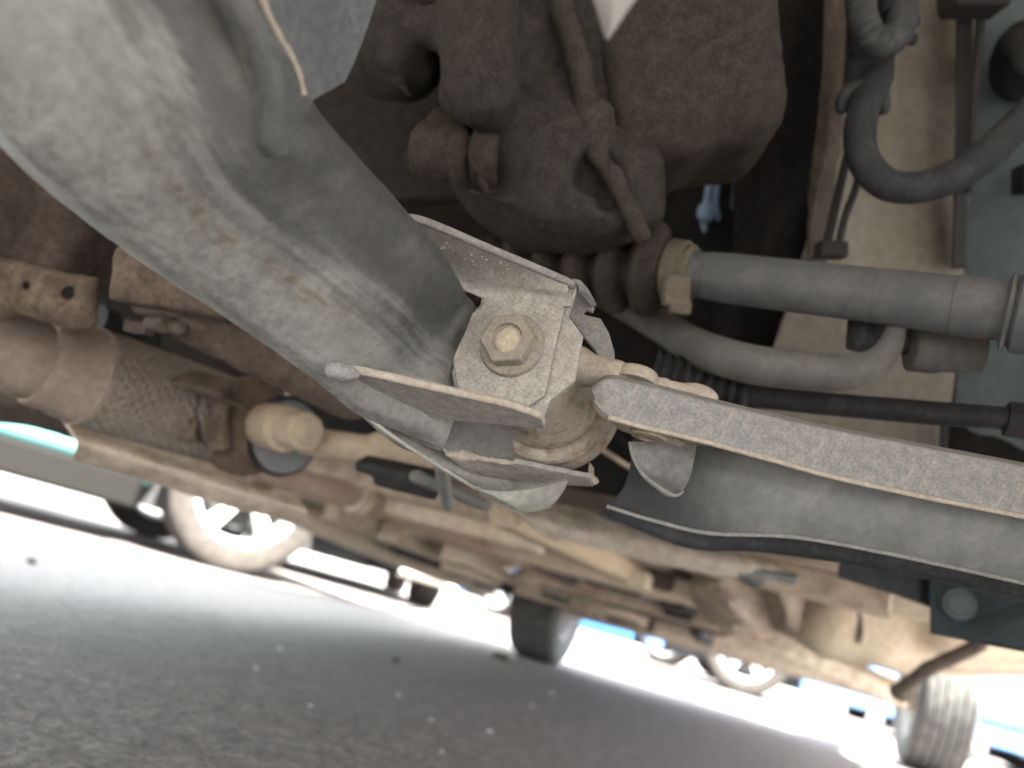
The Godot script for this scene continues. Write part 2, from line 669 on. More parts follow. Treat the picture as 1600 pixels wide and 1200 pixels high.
var M := {}
func materials() -> void:
	M.bracket = grime(Color(0.235, 0.235, 0.228), Color(0.405, 0.385, 0.345), Color(0.12, 0.117, 0.108), Color(0.36, 0.22, 0.11), {"size": 640, "tile": 0.042, "dust": 0.54, "speck": 0.8, "pits": 0.38, "bump": 2.0, "rust": 0.10})
	M.arm = grime(Color(0.118, 0.124, 0.119), Color(0.198, 0.203, 0.193), Color(0.06, 0.06, 0.058), Color(0.30, 0.17, 0.10), {"size": 640, "tile": 0.11, "dust": 0.47, "speck": 0.45, "pits": 0.35, "bump": 1.2, "rough": 0.58, "spec": 0.5, "shift": 5})
	M.bar = grime(Color(0.185, 0.195, 0.197), Color(0.295, 0.287, 0.265), Color(0.10, 0.105, 0.10), Color(0.33, 0.15, 0.06), {"size": 640, "tile": 0.042, "dust": 0.50, "speck": 0.5, "pits": 0.4, "bump": 1.6, "shift": 3})
	M.cast = grime(Color(0.023, 0.0212, 0.019), Color(0.052, 0.0465, 0.039), Color(0.013, 0.0115, 0.010), Color(0.048, 0.041, 0.033), {"size": 640, "tile": 0.075, "dust": 0.48, "speck": 0.55, "pits": 0.5, "bump": 3.5, "rust": 0.16, "shift": 2})
	M.brown = grime(Color(0.068, 0.058, 0.049), Color(0.140, 0.118, 0.096), Color(0.05, 0.04, 0.034), Color(0.28, 0.2, 0.1), {"tile": 0.13, "dust": 0.5, "speck": 0.25, "pits": 0.4, "bump": 1.8, "rust": 0.2, "shift": 6})
	M.pipe = grime(Color(0.215, 0.18, 0.152), Color(0.34, 0.288, 0.245), Color(0.13, 0.09, 0.07), Color(0.22, 0.09, 0.05), {"tile": 0.2, "dust": 0.55, "pits": 0.3, "bump": 1.2, "rust": 0.26})
	M.floor = grime(Color(0.46, 0.385, 0.30), Color(0.60, 0.52, 0.42), Color(0.09, 0.07, 0.05), Color(0.42, 0.24, 0.15), {"tile": 0.6, "dust": 0.5, "pits": 0.4, "bump": 1.4, "rust": 0.3, "shift": 1})
	M.cream = grime(Color(0.58, 0.50, 0.385), Color(0.66, 0.58, 0.455), Color(0.25, 0.19, 0.13), Color(0.4, 0.3, 0.2), {"tile": 0.35, "dust": 0.55, "pits": 0.3, "bump": 0.8, "rust": 0.14, "rough": 0.7})
	M.shaft = grime(Color(0.076, 0.084, 0.088), Color(0.126, 0.132, 0.132), Color(0.09, 0.09, 0.09), Color(0.2, 0.15, 0.1), {"tile": 0.14, "dust": 0.45, "speck": 0.1, "pits": 0.2, "bump": 0.8, "rough": 0.6, "shift": 4})
	M.rubber = grime(Color(0.020, 0.022, 0.024), Color(0.050, 0.052, 0.052), Color(0.018, 0.018, 0.018), Color(0.1, 0.08, 0.06), {"tile": 0.1, "dust": 0.38, "speck": 0.1, "pits": 0.3, "bump": 1.2, "rough": 0.7})
	M.bush = grime(Color(0.31, 0.28, 0.235), Color(0.42, 0.385, 0.325), Color(0.16, 0.13, 0.10), Color(0.36, 0.15, 0.05), {"tile": 0.08, "dust": 0.5, "speck": 0.2, "pits": 0.3, "bump": 1.0, "rust": 0.27, "shift": 7})
	M.asphalt = grime(Color(0.172, 0.153, 0.147), Color(0.29, 0.258, 0.244), Color(0.08, 0.078, 0.076), Color(0.2, 0.19, 0.17), {"size": 640, "tile": 0.25, "dust": 0.42, "speck": 0.7, "pits": 0.85, "bump": 9.0, "rough": 0.9})
	M.tyre = tint(M.rubber, Color(2.6, 2.45, 2.2), 0.3)
	M.steel = flat_mat(Color(0.25, 0.245, 0.235), 0.45, 0.3)
	M.alloy = flat_mat(Color(0.34, 0.35, 0.36), 0.6, 0.0)
	M.glass = flat_mat(Color(0.03, 0.035, 0.04), 0.1)
	M.bolt = tint(M.bush, Color(0.72, 0.73, 0.74), 0.06)
	M.dust = grime(Color(0.38, 0.335, 0.26), Color(0.48, 0.43, 0.34), Color(0.3, 0.25, 0.18), Color(0.4, 0.3, 0.2), {"tile": 0.03, "dust": 0.55, "pits": 0.3, "bump": 2.0})
	M.boot = tint(M.cast, Color(1.15, 1.1, 1.05), 0.1)
	M.clamp = tint(M.bush, Color(0.33, 0.325, 0.30), 0.06)
	M.flex = tint(M.pipe, Color(0.78, 0.82, 0.82), 0.15)
	M.teal = grime(Color(0.105, 0.140, 0.150), Color(0.15, 0.192, 0.196), Color(0.08, 0.095, 0.10), Color(0.2, 0.2, 0.18), {"tile": 0.3, "dust": 0.5, "pits": 0.2, "bump": 0.6, "rough": 0.6})
	M.blue_lead = flat_mat(Color(0.25, 0.38, 0.55), 0.3)
	M.tyre_dusty = tint(M.brown, Color(0.36, 0.38, 0.41), 0.3)
	M.tab = flat_mat(Color(0.36, 0.35, 0.33), 0.5)
	M.stone = flat_mat(Color(0.27, 0.27, 0.285), 0.7)
	M.black = flat_mat(Color(0.02, 0.02, 0.021), 0.8)
	M.bay = tint(M.cast, Color(0.32, 0.33, 0.36), 0.4)

func _ready() -> void:
	cam_basis = Basis(Vector3(1, 0, 0), deg_to_rad(PITCH)) * Basis(Vector3(0, 0, 1), deg_to_rad(ROLL))
	axis_rear = Vector3(sin(deg_to_rad(20.0)), 0, -cos(deg_to_rad(20.0)))
	axis_side = Vector3(cos(deg_to_rad(20.0)), 0, sin(deg_to_rad(20.0)))
	rng.seed = 77
	# camera
	var cam := Camera3D.new()
	cam.name = "camera"
	cam.transform = Transform3D(cam_basis, cam_pos)
	cam.near = 0.02
	cam.far = 900.0
	var lens := CameraAttributesPhysical.new()
	lens.frustum_focal_length = 25.1
	lens.exposure_aperture = 6.0
	lens.frustum_focus_distance = 0.335
	lens.frustum_near = 0.02
	lens.frustum_far = 900.0
	cam.attributes = lens
	cam.keep_aspect = Camera3D.KEEP_HEIGHT
	cam.fov = 51.1
	add_child(cam)
	cam.current = true
	# sky, sun, exposure
	var env := Environment.new()
	env.background_mode = Environment.BG_SKY
	var sm := ProceduralSkyMaterial.new()
	sm.sky_top_color = Color(0.80, 0.82, 0.85)
	sm.sky_horizon_color = Color(0.95, 0.95, 0.945)
	sm.ground_horizon_color = Color(0.7, 0.72, 0.72)
	sm.ground_bottom_color = Color(0.3, 0.3, 0.3)
	sm.sky_energy_multiplier = 1.0
	env.sky = Sky.new()
	env.sky.sky_material = sm
	env.tonemap_mode = Environment.TONE_MAPPER_LINEAR
	env.tonemap_exposure = 15.5
	env.sdfgi_enabled = true
	env.ssao_enabled = true
	env.ssil_enabled = true
	var we := WorldEnvironment.new()
	we.name = "world_environment"
	we.environment = env
	add_child(we)
	var sun := DirectionalLight3D.new()
	sun.name = "sun"
	sun.light_energy = 1.6
	sun.light_color = Color(1.0, 0.98, 0.945)
	sun.light_angular_distance = 0.5
	sun.shadow_enabled = true
	add_child(sun)
	var to_sun := C(0.62, 1.0, -0.45).normalized()
	sun.look_at_from_position(to_sun * 10.0, Vector3.ZERO, axis_side)
	materials()
	setting()
	own_car()
	front_arm()
	bracket()
	control_arm()
	gearbox()
	driveline()
	right_side()
	left_side()
	rear_underside()
	yard()
	details()

# ---------------------------------------------------------------- the ground
func setting() -> void:
	var nz := FastNoiseLite.new()
	nz.seed = 4
	nz.frequency = 1.0
	nz.fractal_octaves = 4
	var m := MB.new()
	var xs := []
	var zs := []
	for i in 241:
		var t := (i - 120) / 120.0
		xs.append(signf(t) * (absf(t) * 0.9 + pow(absf(t), 7.0) * 400.0))
		zs.append(-0.5 + signf(t) * (absf(t) * 1.3 + pow(absf(t), 7.0) * 500.0))
	for z in zs:
		for x in xs:
			var fall: float = 1.0 / (1.0 + (x * x + z * z) * 0.6)
			m.v.append(Vector3(x, (nz.get_noise_2d(x * 2.0, z * 2.0) * 0.008 + nz.get_noise_2d(x * 26.0, z * 26.0) * 0.004) * fall, z))
	for j in 240:
		for i in 240:
			var a := j * 241 + i
			m.quad(a, a + 1, a + 242, a + 241)
	if (m.v[1] - m.v[0]).cross(m.v[241] - m.v[0]).y < 0.0:
		for i in range(0, m.ix.size(), 3):
			var t := m.ix[i + 1]
			m.ix[i + 1] = m.ix[i + 2]
			m.ix[i + 2] = t
	var o := MeshInstance3D.new()
	o.mesh = m.mesh(Vector3.ZERO, 180.0, null, true)
	o.mesh.surface_set_material(0, M.asphalt)
	o.name = "ground"
	add_child(o)
	tag(o, "grey worn asphalt ground under and around the parked vehicle", "ground", "", "structure")

# ---------------------------------------------------------------- wheels and cars
func spokes_rim(o: Node3D, r: float, w: float, mat: Material, dark: Material, spoke_n: int) -> void:
	part("rim", lathe(Vector3(-w * 0.5, 0, 0), Vector3.RIGHT, [[0.0, r], [0.0, r * 0.93], [w * 0.5, r * 0.86], [w * 0.9, r * 0.9], [w * 0.98, r * 0.92], [w, r * 0.97], [w, r], [0.0, r]], 48), mat, o)
	var sp := MB.new()
	for k in spoke_n:
		for s in [-1.0, 1.0]:
			var a: float = TAU * k / spoke_n
			var da: float = s * 0.12
			var i := Vector3(w * 0.36, cos(a + da * 1.6) * r * 0.2, sin(a + da * 1.6) * r * 0.2)
			var e := Vector3(w * 0.40, cos(a + da) * r * 0.9, sin(a + da) * r * 0.9)
			sp.add(tube([i, i.lerp(e, 0.5) + Vector3(0.008, 0, 0), e], [r * 0.05, r * 0.045, r * 0.055], 8))
	part("spokes", sp, mat, o)
	part("hub", lathe(Vector3(w * 0.2, 0, 0), Vector3.RIGHT, [[0.0, r * 0.3], [w * 0.2, r * 0.28], [w * 0.22, r * 0.12], [w * 0.26, r * 0.1]], 24), mat, o)
	part("brake_disc", lathe(Vector3(-w * 0.1, 0, 0), Vector3.RIGHT, [[0.0, r * 0.7], [0.02, r * 0.7]], 32), dark, o)
func tyre_mesh(r: float, rim: float, w: float, grooves: int) -> MB:
	var prof := [[-w * 0.42, rim], [-w * 0.5, rim * 1.08], [-w * 0.53, (r + rim) * 0.52], [-w * 0.49, r * 0.955], [-w * 0.43, r * 0.985]]
	for g in grooves:
		var c := -w * 0.4 + w * 0.8 * (g + 0.5) / grooves
		var hw := w * 0.8 / grooves * 0.5
		prof += [[c - hw, r * 0.997], [c + hw * 0.55, r], [c + hw * 0.6, r * 0.972], [c + hw * 0.95, r * 0.972]]
	prof += [[w * 0.43, r * 0.985], [w * 0.49, r * 0.955], [w * 0.53, (r + rim) * 0.52], [w * 0.5, rim * 1.08], [w * 0.42, rim], [-w * 0.42, rim]]
	return lathe(Vector3.ZERO, Vector3.RIGHT, prof, 56)

func own_car() -> void:
	# shell of the vehicle overhead, open from below in the engine bay
	var body := thing("car_body", "dusty beige car body seen from beneath with its floor pan", "car body", C(-0.25, 0.22, 1.3))
	var fl := MB.new()
	var rows := []
	for i in 15:
		var rr: float = 0.72 + 2.5 * i / 14.0
		var row := []
		for j in 13:
			var s := -1.02 + 1.52 * j / 12.0
			var h := 0.315 + 0.012 * sin(i * 1.7) * sin(j * 1.3)
			if j == 5 or j == 6: h += 0.07
			if i > 9: h += 0.03
			row.append(C(s, h, rr))
		rows.append(row)
	part("floor_pan", sheet(rows, 4, 4, 0.004, Vector3.UP, 0.004), M.floor, body)
	# stiffening ribs and seams pressed into the floor
	var fr := RandomNumberGenerator.new()
	fr.seed = 31
	for k in 46:
		var rr: float = fr.randf_range(0.95, 3.1)
		var sd: float = fr.randf_range(-1.0, -0.1)
		var hh: float = 0.300 - 0.028 * (rr - 0.9) - fr.randf_range(0.0, 0.02)
		var along: bool = k % 3 != 0
		var dx: Vector3 = axis_rear if along else axis_side
		var dz: Vector3 = axis_side if along else axis_rear
		var c := C(sd, hh, rr)
		var wd: float = fr.randf_range(0.012, 0.035)
		var mt: Material = [M.floor, M.cream, M.floor, M.brown, M.rubber][k % 5]
		part("stiffening_rib", box(c, dx * fr.randf_range(0.07, 0.30), Vector3(0, fr.randf_range(0.012, 0.03), 0), dz * wd, 0.005), mt, body, 30.0)
	part("firewall", box(C(-0.25, 0.55, 0.735), axis_side * 0.78, Vector3(0, 0.26, 0), axis_rear * 0.01), M.bay, body)
	var sl := []
	for q in [[0.62, 0.275], [1.03, 0.258], [1.34, 0.229], [1.8, 0.212], [2.4, 0.194], [3.0, 0.186], [3.34, 0.185]]:
		sl.append([C(-1.10, q[1] + 0.2, q[0]), C(-1.102, q[1] + 0.03, q[0]), C(-1.085, q[1], q[0]), C(-1.05, q[1] + 0.004, q[0]), C(-1.03, q[1] + 0.03, q[0]), C(-1.02, 0.325, q[0])])
	part("sill", sheet(sl, 6, 6, 0.003, Vector3.UP, 0.003), M.floor, body, 50.0)
	var hub_a := PY(838, 1031, 0.0) + Vector3(0, 0.24, 0)
	var hub_b := PY(1446, 1207, 0.0) + Vector3(0, 0.25, 0)
	part("rear_axle_beam", tube([hub_a, hub_a.lerp(hub_b, 0.2) + Vector3(0, 0.01, 0), hub_a.lerp(hub_b, 0.8) + Vector3(0, 0.01, 0), hub_b], [0.05, 0.055, 0.055, 0.05], 20), M.floor, body, 180.0)
	part("sill", box(C(0.56, 0.37, 1.85), axis_rear * 1.05, Vector3(0, 0.05, 0), axis_side * 0.035, 0.015), M.floor, body)
	part("side_panel", box(C(-1.10, 0.62, 1.4), axis_rear * 1.95, Vector3(0, 0.24, 0), axis_side * 0.02, 0.01), M.cream, body)
	part("side_panel", box(C(0.60, 0.66, 2.0), axis_rear * 1.35, Vector3(0, 0.26, 0), axis_side * 0.02, 0.01), M.cream, body)
	part("bonnet", box(C(-0.25, 0.88, 0.2), axis_side * 0.85, axis_rear * 0.75, Vector3(0, 0.012, 0), 0.004), M.cream, body)
	part("front_wing", box(C(0.60, 0.76, 0.05), axis_rear * 0.62, Vector3(0, 0.13, 0), axis_side * 0.02, 0.01), M.cream, body)
	part("wing_front", box(C(0.60, 0.46, -0.25), axis_rear * 0.27, Vector3(0, 0.165, 0), axis_side * 0.02, 0.01), M.cream, body)
	var fw := part("wheel", tyre_mesh(0.29, 0.185, 0.185, 5).moved(body.global_position), M.tyre, body, 35.0)
	fw.position = -body.position
	spokes_rim(fw, 0.19, 0.16, M.steel, M.black, 8)
	fw.transform = Transform3D(Basis(axis_side, Vector3.UP, -axis_rear), C(0.53, 0.29, 0.42) - body.position)
	part("roof", box(C(-0.25, 1.42, 2.1), axis_side * 0.68, axis_rear * 0.95, Vector3(0, 0.012, 0), 0.004), M.cream, body)
	part("tail_panel", box(C(-0.25, 0.62, 3.38), axis_side * 0.83, Vector3(0, 0.27, 0), axis_rear * 0.02, 0.01), M.cream, body)
	part("front_bumper", box(C(-0.25, 0.56, -0.52), axis_side * 0.85, Vector3(0, 0.26, 0), axis_rear * 0.02, 0.01), M.cream, body)
	part("shelf", box(C(-0.25, 0.9, 2.1), axis_side * 0.83, axis_rear * 1.25, Vector3(0, 0.01, 0), 0.004), M.cream, body)
	# rear wheels
	for s in 2:
		var at := C(-0.93 if s == 0 else 0.36, 0.29, 2.78)
		if s == 1:
			at = PY(1446, 1207, 0.0) + Vector3(0, 0.29, 0)
		if s == 0:
			at = PY(838, 1031, 0.0) + Vector3(0, 0.29, 0)
		var w := part("wheel", tyre_mesh(0.29, 0.185, 0.185, 5).moved(body.global_position), M.tyre, body, 35.0)
		tag(w, ["rear tyre in the middle of the bright gap, its steel rim showing", "large grooved rear tyre at the lower right corner"][s])
		w.position = -body.position
		spokes_rim(w, 0.19, 0.16, M.steel, M.black, 8)
		w.transform = Transform3D(Basis(axis_side, Vector3.UP, -axis_rear) * (Basis(Vector3.UP, PI) if s == 0 else Basis()), at - body.position)

# ---------------------------------------------------------------- the big curved arm at top left
func front_arm() -> void:
	var arm := thing("subframe_arm", "large curved grey pressed steel arm with rust flecks, from top left to the bolted bracket", "subframe arm", P(300, 300, 0.26))
	# stations: lower-left rim, upper-right rim
	var st := [[-470, -330, 0.165, -60, -560, 0.19, 0.022], [-240, -60, 0.19, 170, -330, 0.215, 0.024], [0, 215, 0.225, 350, -60, 0.24, 0.024], [125, 328, 0.252, 480, 165, 0.26, 0.022], [262, 428, 0.277, 556, 256, 0.282, 0.019], [392, 513, 0.300, 628, 336, 0.302, 0.015], [500, 590, 0.318, 692, 410, 0.322, 0.010], [560, 640, 0.335, 722, 462, 0.348, 0.009], [640, 672, 0.350, 736, 479, 0.356, 0.010], [690, 694, 0.362, 750, 505, 0.370, 0.004]]
	var rows := []
	for s in st:
		var a := P(s[0], s[1], s[2])
		var b := P(s[3], s[4], s[5])
		var c := (a + b) * 0.5
		var view: Vector3 = (cam_pos - c).normalized()
		var row := []
		for k in 17:
			var t := -1.0 + 2.0 * k / 16.0
			var bulge: float = s[6] * pow(maxf(0.0, 1.0 - pow(absf(t), 2.6 if t > 0.0 else 4.5)), 0.62 if t > 0.0 else 0.5)
			bulge -= s[6] * 0.25 * smooth(0.1, -0.95, t)
			# a shallow pressed groove along the middle
			bulge -= s[6] * 0.07 * exp(-pow((t - 0.42) * 6.0, 2.0))
			row.append(a.lerp(b, 0.5 + 0.5 * t) + view * bulge)
		rows.append(row)
	var nz := FastNoiseLite.new()
	nz.seed = 9
	nz.frequency = 1.0
	nz.fractal_octaves = 4
	var e1 := []
	for s in st: e1.append(P(s[0], s[1], s[2]))
	var e2 := []
	for s in st: e2.append(P(s[3], s[4], s[5]))
	e1 = spline(e1, 6)
	e2 = spline(e2, 6)
	# wear, with some of the light and shade painted in: a dark oily band towards the inner rim, pale dust towards the outer, rust flecks in a line
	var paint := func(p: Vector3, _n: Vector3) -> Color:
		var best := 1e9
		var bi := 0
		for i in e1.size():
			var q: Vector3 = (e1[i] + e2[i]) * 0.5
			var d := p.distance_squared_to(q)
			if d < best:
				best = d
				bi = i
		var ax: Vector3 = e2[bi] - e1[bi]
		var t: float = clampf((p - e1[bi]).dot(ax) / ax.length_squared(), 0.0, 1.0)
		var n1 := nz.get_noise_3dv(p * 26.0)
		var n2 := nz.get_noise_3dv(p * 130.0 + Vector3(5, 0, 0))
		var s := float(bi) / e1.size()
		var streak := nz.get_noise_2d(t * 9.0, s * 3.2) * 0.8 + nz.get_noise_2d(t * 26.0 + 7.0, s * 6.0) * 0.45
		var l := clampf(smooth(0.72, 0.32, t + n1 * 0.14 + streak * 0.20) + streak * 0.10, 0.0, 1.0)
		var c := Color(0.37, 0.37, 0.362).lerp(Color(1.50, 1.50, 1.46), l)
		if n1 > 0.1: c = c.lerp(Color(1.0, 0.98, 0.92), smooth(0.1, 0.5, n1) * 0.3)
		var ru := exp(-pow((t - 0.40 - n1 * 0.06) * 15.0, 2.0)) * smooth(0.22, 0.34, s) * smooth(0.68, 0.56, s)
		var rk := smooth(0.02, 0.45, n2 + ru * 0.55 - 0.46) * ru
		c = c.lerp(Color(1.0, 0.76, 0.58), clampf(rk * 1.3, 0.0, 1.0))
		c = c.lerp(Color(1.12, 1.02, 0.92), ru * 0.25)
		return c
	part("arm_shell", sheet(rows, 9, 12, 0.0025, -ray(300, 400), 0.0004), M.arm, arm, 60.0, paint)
	var er := []
	for s2 in st.slice(0, 7): er.append(P(s2[0], s2[1] - 1, s2[2] - 0.0005))
	er += [P(560, 640, 0.338), P(620, 686, 0.353), P(684, 727, 0.382), P(742, 763, 0.407)]
	part("lit_arm_rim", tube(spline(er, 8), _const(81, 0.0010), 8), M.bar, arm, 180.0, func(_p, _n): return Color(1.7, 1.68, 1.6))  # sheet edge coloured paler to stand for the light catching it
	# overlapping gusset with a dusty weld ridge, bent up along its right side
	var ga := P(410, 0, 0.2205)
	var gb := P(474, 152, 0.2455)
	var gc := P(541, 130, 0.262)
	var gn := (gb - ga).cross(gc - ga).normalized()
	var flat := []
	for q in [[392, -140], [396, -60], [411, 0], [431, 46], [452, 82], [466, 116], [474, 150], [482, 163], [500, 152], [522, 140], [541, 129], [553, 104], [568, 66], [580, 32], [591, -3], [606, -60], [622, -140]]: flat.append(PN(q[0], q[1], ga, gn))
	part("gusset", slab(flat, gn * (0.0025 if gn.dot(ray(480, 60)) > 0.0 else -0.0025), 0.0006), M.arm, arm, 25.0, func(_p, _n): return Color(0.66, 0.72, 0.79))
	var g := []
	for q in [[[300, -140, 0.227], [350, -140, 0.219], [394, -140]], [[312, -60, 0.228], [358, -60, 0.2185], [397, -60]], [[326, 0, 0.230], [368, 0, 0.2185], [412, 0]], [[352, 60, 0.236], [396, 56, 0.2235], [437, 54]], [[374, 120, 0.240], [418, 118, 0.2305], [467, 116]], [[390, 178, 0.2405], [428, 176, 0.2375], [478, 160]], [[402, 216, 0.2432], [427, 220, 0.2425], [462, 205, 0.2525]], [[410, 234, 0.2465], [430, 237, 0.2468], [455, 232, 0.2535]]]:
		g.append([P(q[0][0], q[0][1], q[0][2]), P(q[1][0], q[1][1], q[1][2]), PN(q[2][0], q[2][1], ga, gn) if q[2].size() == 2 else P(q[2][0], q[2][1], q[2][2])])
	part("gusset_fold", sheet(g, 10, 8, 0.0022, -ray(400, 100), 0.0002), M.arm, arm, 40.0, func(p: Vector3, _n: Vector3) -> Color:
		return Color(0.58, 0.595, 0.60).lerp(Color(0.95, 0.95, 0.91), smooth(-0.2, 0.5, nz.get_noise_3dv(p * 60.0))))
	var ridge := []
	for q in [[401, -40], [411, 2], [431, 47], [451, 81], [466, 116], [473, 148]]: ridge.append(PN(q[0], q[1], ga, gn) - ray(q[0], q[1]) * 0.0028)
	part("weld_seam", tube(spline(ridge, 8), _ramp(41, 0.0009, 0.0013, 0.9), 10), M.bush, arm, 180.0)

func _ramp(n: int, a: float, b: float, p: float) -> Array:
	var o := []
	for i in n:
		o.append(lerpf(a, b, pow(float(i) / (n - 1), p)) * (1.0 + 0.16 * sin(i * 1.3) * sin(i * 0.47 + 1.0)))
	return o
func _const(n: int, a: float) -> Array:
	var o := []
	for i in n: o.append(a)
	return o

# ---------------------------------------------------------------- the welded bracket with its bolt
const R0 := 0.302
func plane_pts(list: Array, rr: float) -> Array:
	var o := []
	for q in list: o.append(PR(q[0], q[1], rr))
	return o
func bracket() -> void:
	var br := thing("mounting_bracket", "dusty steel channel bracket with a big hex bolt in the picture's centre", "bracket", PR(770, 620, R0))
	var back := axis_rear
	# doubler plate with clipped corners, in front of the web
	part("doubler_plate", slab(plane_pts([[757, 447], [800, 450], [886, 456], [849, 617], [824, 634], [722, 620], [712, 600], [704, 540], [735, 490], [752, 478]], R0), back * 0.003, 0.0007), M.bracket, br, 25.0)
	# web of the channel behind it
	part("web", slab(plane_pts([[756, 443], [880, 441], [903, 444], [887, 492], [910, 524], [897, 594], [858, 625], [846, 655], [722, 634], [711, 612], [697, 540], [733, 488], [750, 476]], R0 + 0.0032), back * 0.003, 0.0007), M.bracket, br, 25.0)
	# upper flange: swept from the web towards the viewer; its rim is the bright line
	var up := []
	for q in [[690, 424, 628, 342, 0.266], [728, 438, 655, 345, 0.269], [757, 449, 700, 362, 0.274], [805, 452, 757, 387, 0.281], [850, 457, 824, 415, 0.290], [888, 461, 887, 441, 0.297]]:
		var i2 := Vector2(q[0], q[1])
		var f2 := Vector2(q[2], q[3])
		var m1 := i2.lerp(f2, 0.16)
		var m2 := i2.lerp(f2, 0.55)
		up.append([PR(i2.x + 4, i2.y + 18, R0 - 0.0001), PR(i2.x + 1, i2.y + 5, R0 - 0.0010), PR(m1.x, m1.y, lerpf(R0 - 0.003, q[4], 0.14)), PR(m2.x, m2.y, lerpf(R0 - 0.003, q[4], 0.52)), PR(f2.x, f2.y, q[4])])
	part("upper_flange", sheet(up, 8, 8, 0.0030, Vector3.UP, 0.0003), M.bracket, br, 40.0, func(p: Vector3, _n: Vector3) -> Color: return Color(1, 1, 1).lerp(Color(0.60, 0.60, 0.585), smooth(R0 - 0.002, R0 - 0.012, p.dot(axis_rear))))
	var upr := []
	for q in [[628, 340, 0.266], [655, 343, 0.269], [700, 360, 0.274], [757, 385, 0.281], [824, 413, 0.290], [884, 439, 0.297], [893, 445, 0.302]]: upr.append(PR(q[0], q[1], q[2]))
	part("flange_rim", tube(spline(upr, 8), _const(49, 0.0017), 10), M.bar, br, 180.0)
	# lower flange towards the viewer, with its pale front rim
	var lw := []
	for q in [[515, 577, 590, 640, 0.262], [570, 585, 625, 648, 0.267], [650, 603, 690, 655, 0.274], [740, 623, 765, 662, 0.283], [800, 637, 815, 667, 0.291], [846, 653, 851, 670, 0.299]]:
		var f2 := Vector2(q[0], q[1])
		var b2 := Vector2(q[2], q[3])
		var m2 := f2.lerp(b2, 0.5)
		lw.append([PR(f2.x, f2.y, q[4]), PR(m2.x, m2.y + 1, lerpf(q[4], 0.311, 0.5)), PR(b2.x, b2.y, 0.311)])
	part("lower_flange", sheet(lw, 8, 8, 0.003, Vector3.UP, 0.0003), M.bracket, br, 40.0)
	var lip := []
	for q in [[513, 574, 0.2612], [570, 581, 0.2665], [650, 599, 0.2735], [740, 619, 0.2825], [800, 633, 0.2905], [846, 650, 0.2985]]: lip.append(PR(q[0], q[1], q[2]))
	part("flange_rim", tube(spline(lip, 8), _const(41, 0.0017), 10), M.bush, br, 180.0)
	var s := SDF.new()
	var wz := cam_basis.inverse() * (PR(530, 580, 0.262) - cam_pos)
	s_ell(s, [538, 583, -wz.z], [24, 11, 0.004], cbasis(8))
	s_ell(s, [525, 577, -wz.z], [13, 8, 0.003], cbasis(20))
	s.amp = 0.0006
	s.freq = 600.0
	part("weld_bead", s.mesh(0.0006), M.bar, br, 180.0)
	# outer wrap on the right of the web, turned back round the bushing
	part("side_wrap", slab(plane_pts([[900, 446], [911, 456], [928, 480], [925, 487], [915, 484], [910, 488], [916, 492], [938, 497], [951, 520], [959, 548], [960, 582], [946, 574], [928, 546], [906, 520], [886, 490], [893, 462]], R0 + 0.030), back * 0.0025, 0.0006), M.bar, br, 25.0)
	part("wrap_bridge", sheet([[PR(893, 443, R0 + 0.002), PR(902, 443, R0 + 0.03)], [PR(903, 447, R0 + 0.002), PR(913, 456, R0 + 0.03)], [PR(905, 456, R0 + 0.004), PR(926, 480, R0 + 0.03)]], 6, 6, 0.0022, Vector3.UP, 0.0), M.bar, br, 40.0)
	# rear cheek under the bushing
	part("rear_cheek", sheet([
		[P(590, 645, 0.345), P(570, 640, 0.350), P(535, 612, 0.345)],
		[P(640, 668, 0.364), P(640, 690, 0.364), P(620, 688, 0.356)],
		[P(700, 700, 0.388), P(690, 722, 0.383), P(684, 728, 0.383)],
		[P(760, 716, 0.408), P(750, 750, 0.404), P(742, 764, 0.408)],
		[P(820, 722, 0.416), P(810, 770, 0.414), P(800, 796, 0.420)],
		[P(880, 730, 0.426), P(868, 768, 0.428), P(860, 794, 0.434)]], 8, 8, 0.0025, Vector3.UP, 0.0004), M.arm, br, 40.0, func(_p, _n): return Color(1.5, 1.46, 1.38))
	part("rear_flange", sheet([
		[P(693, 706, 0.366), P(710, 722, 0.381), P(740, 742, 0.404)],
		[P(745, 714, 0.382), P(760, 730, 0.392), P(780, 748, 0.406)],
		[P(800, 723, 0.385), P(812, 738, 0.395), P(825, 752, 0.408)],
		[P(860, 735, 0.390), P(868, 746, 0.398), P(875, 757, 0.410)],
		[P(925, 748, 0.394), P(926, 754, 0.400), P(927, 760, 0.412)]], 8, 8, 0.0025, Vector3.UP, 0.0003), M.bracket, br, 40.0)
	part("rear_flange_end", sheet([[P(921, 722, 0.400), P(925, 727, 0.398)], [P(919, 742, 0.396), P(924, 745, 0.394)], [P(924, 756, 0.396), P(930, 758, 0.394)]], 6, 6, 0.003, back, 0.0), M.bush, br, 40.0)
	var w2 := SDF.new()
	s_ell(w2, [712, 711, 0.37], [18, 6, 0.003], cbasis(8))
	s_cap(w2, [725, 712, 0.372], [800, 724, 0.382], 5, 4)
	w2.amp = 0.0007
	w2.freq = 500.0
	part("weld_bead", w2.mesh(0.0006), M.bush, br, 180.0)
	part("inner_web", sheet([
		[P(585, 632, 0.350), P(590, 645, 0.352), P(600, 668, 0.356)],
		[P(680, 645, 0.360), P(680, 672, 0.364), P(690, 705, 0.368)],
		[P(760, 652, 0.368), P(765, 690, 0.374), P(775, 722, 0.380)],
		[P(800, 658, 0.374), P(802, 692, 0.381), P(806, 728, 0.388)]], 8, 6, 0.002, ray(700, 680), 0.0003), M.arm, br, 40.0, func(_p, _n): return Color(0.85, 0.83, 0.8))
	var hs := SDF.new()
	s_ell(hs, [652, 663, 0.352], [26, 12, 0.003], cbasis(18))
	part("drain_hole", hs.mesh(0.001), M.black, br, 180.0)
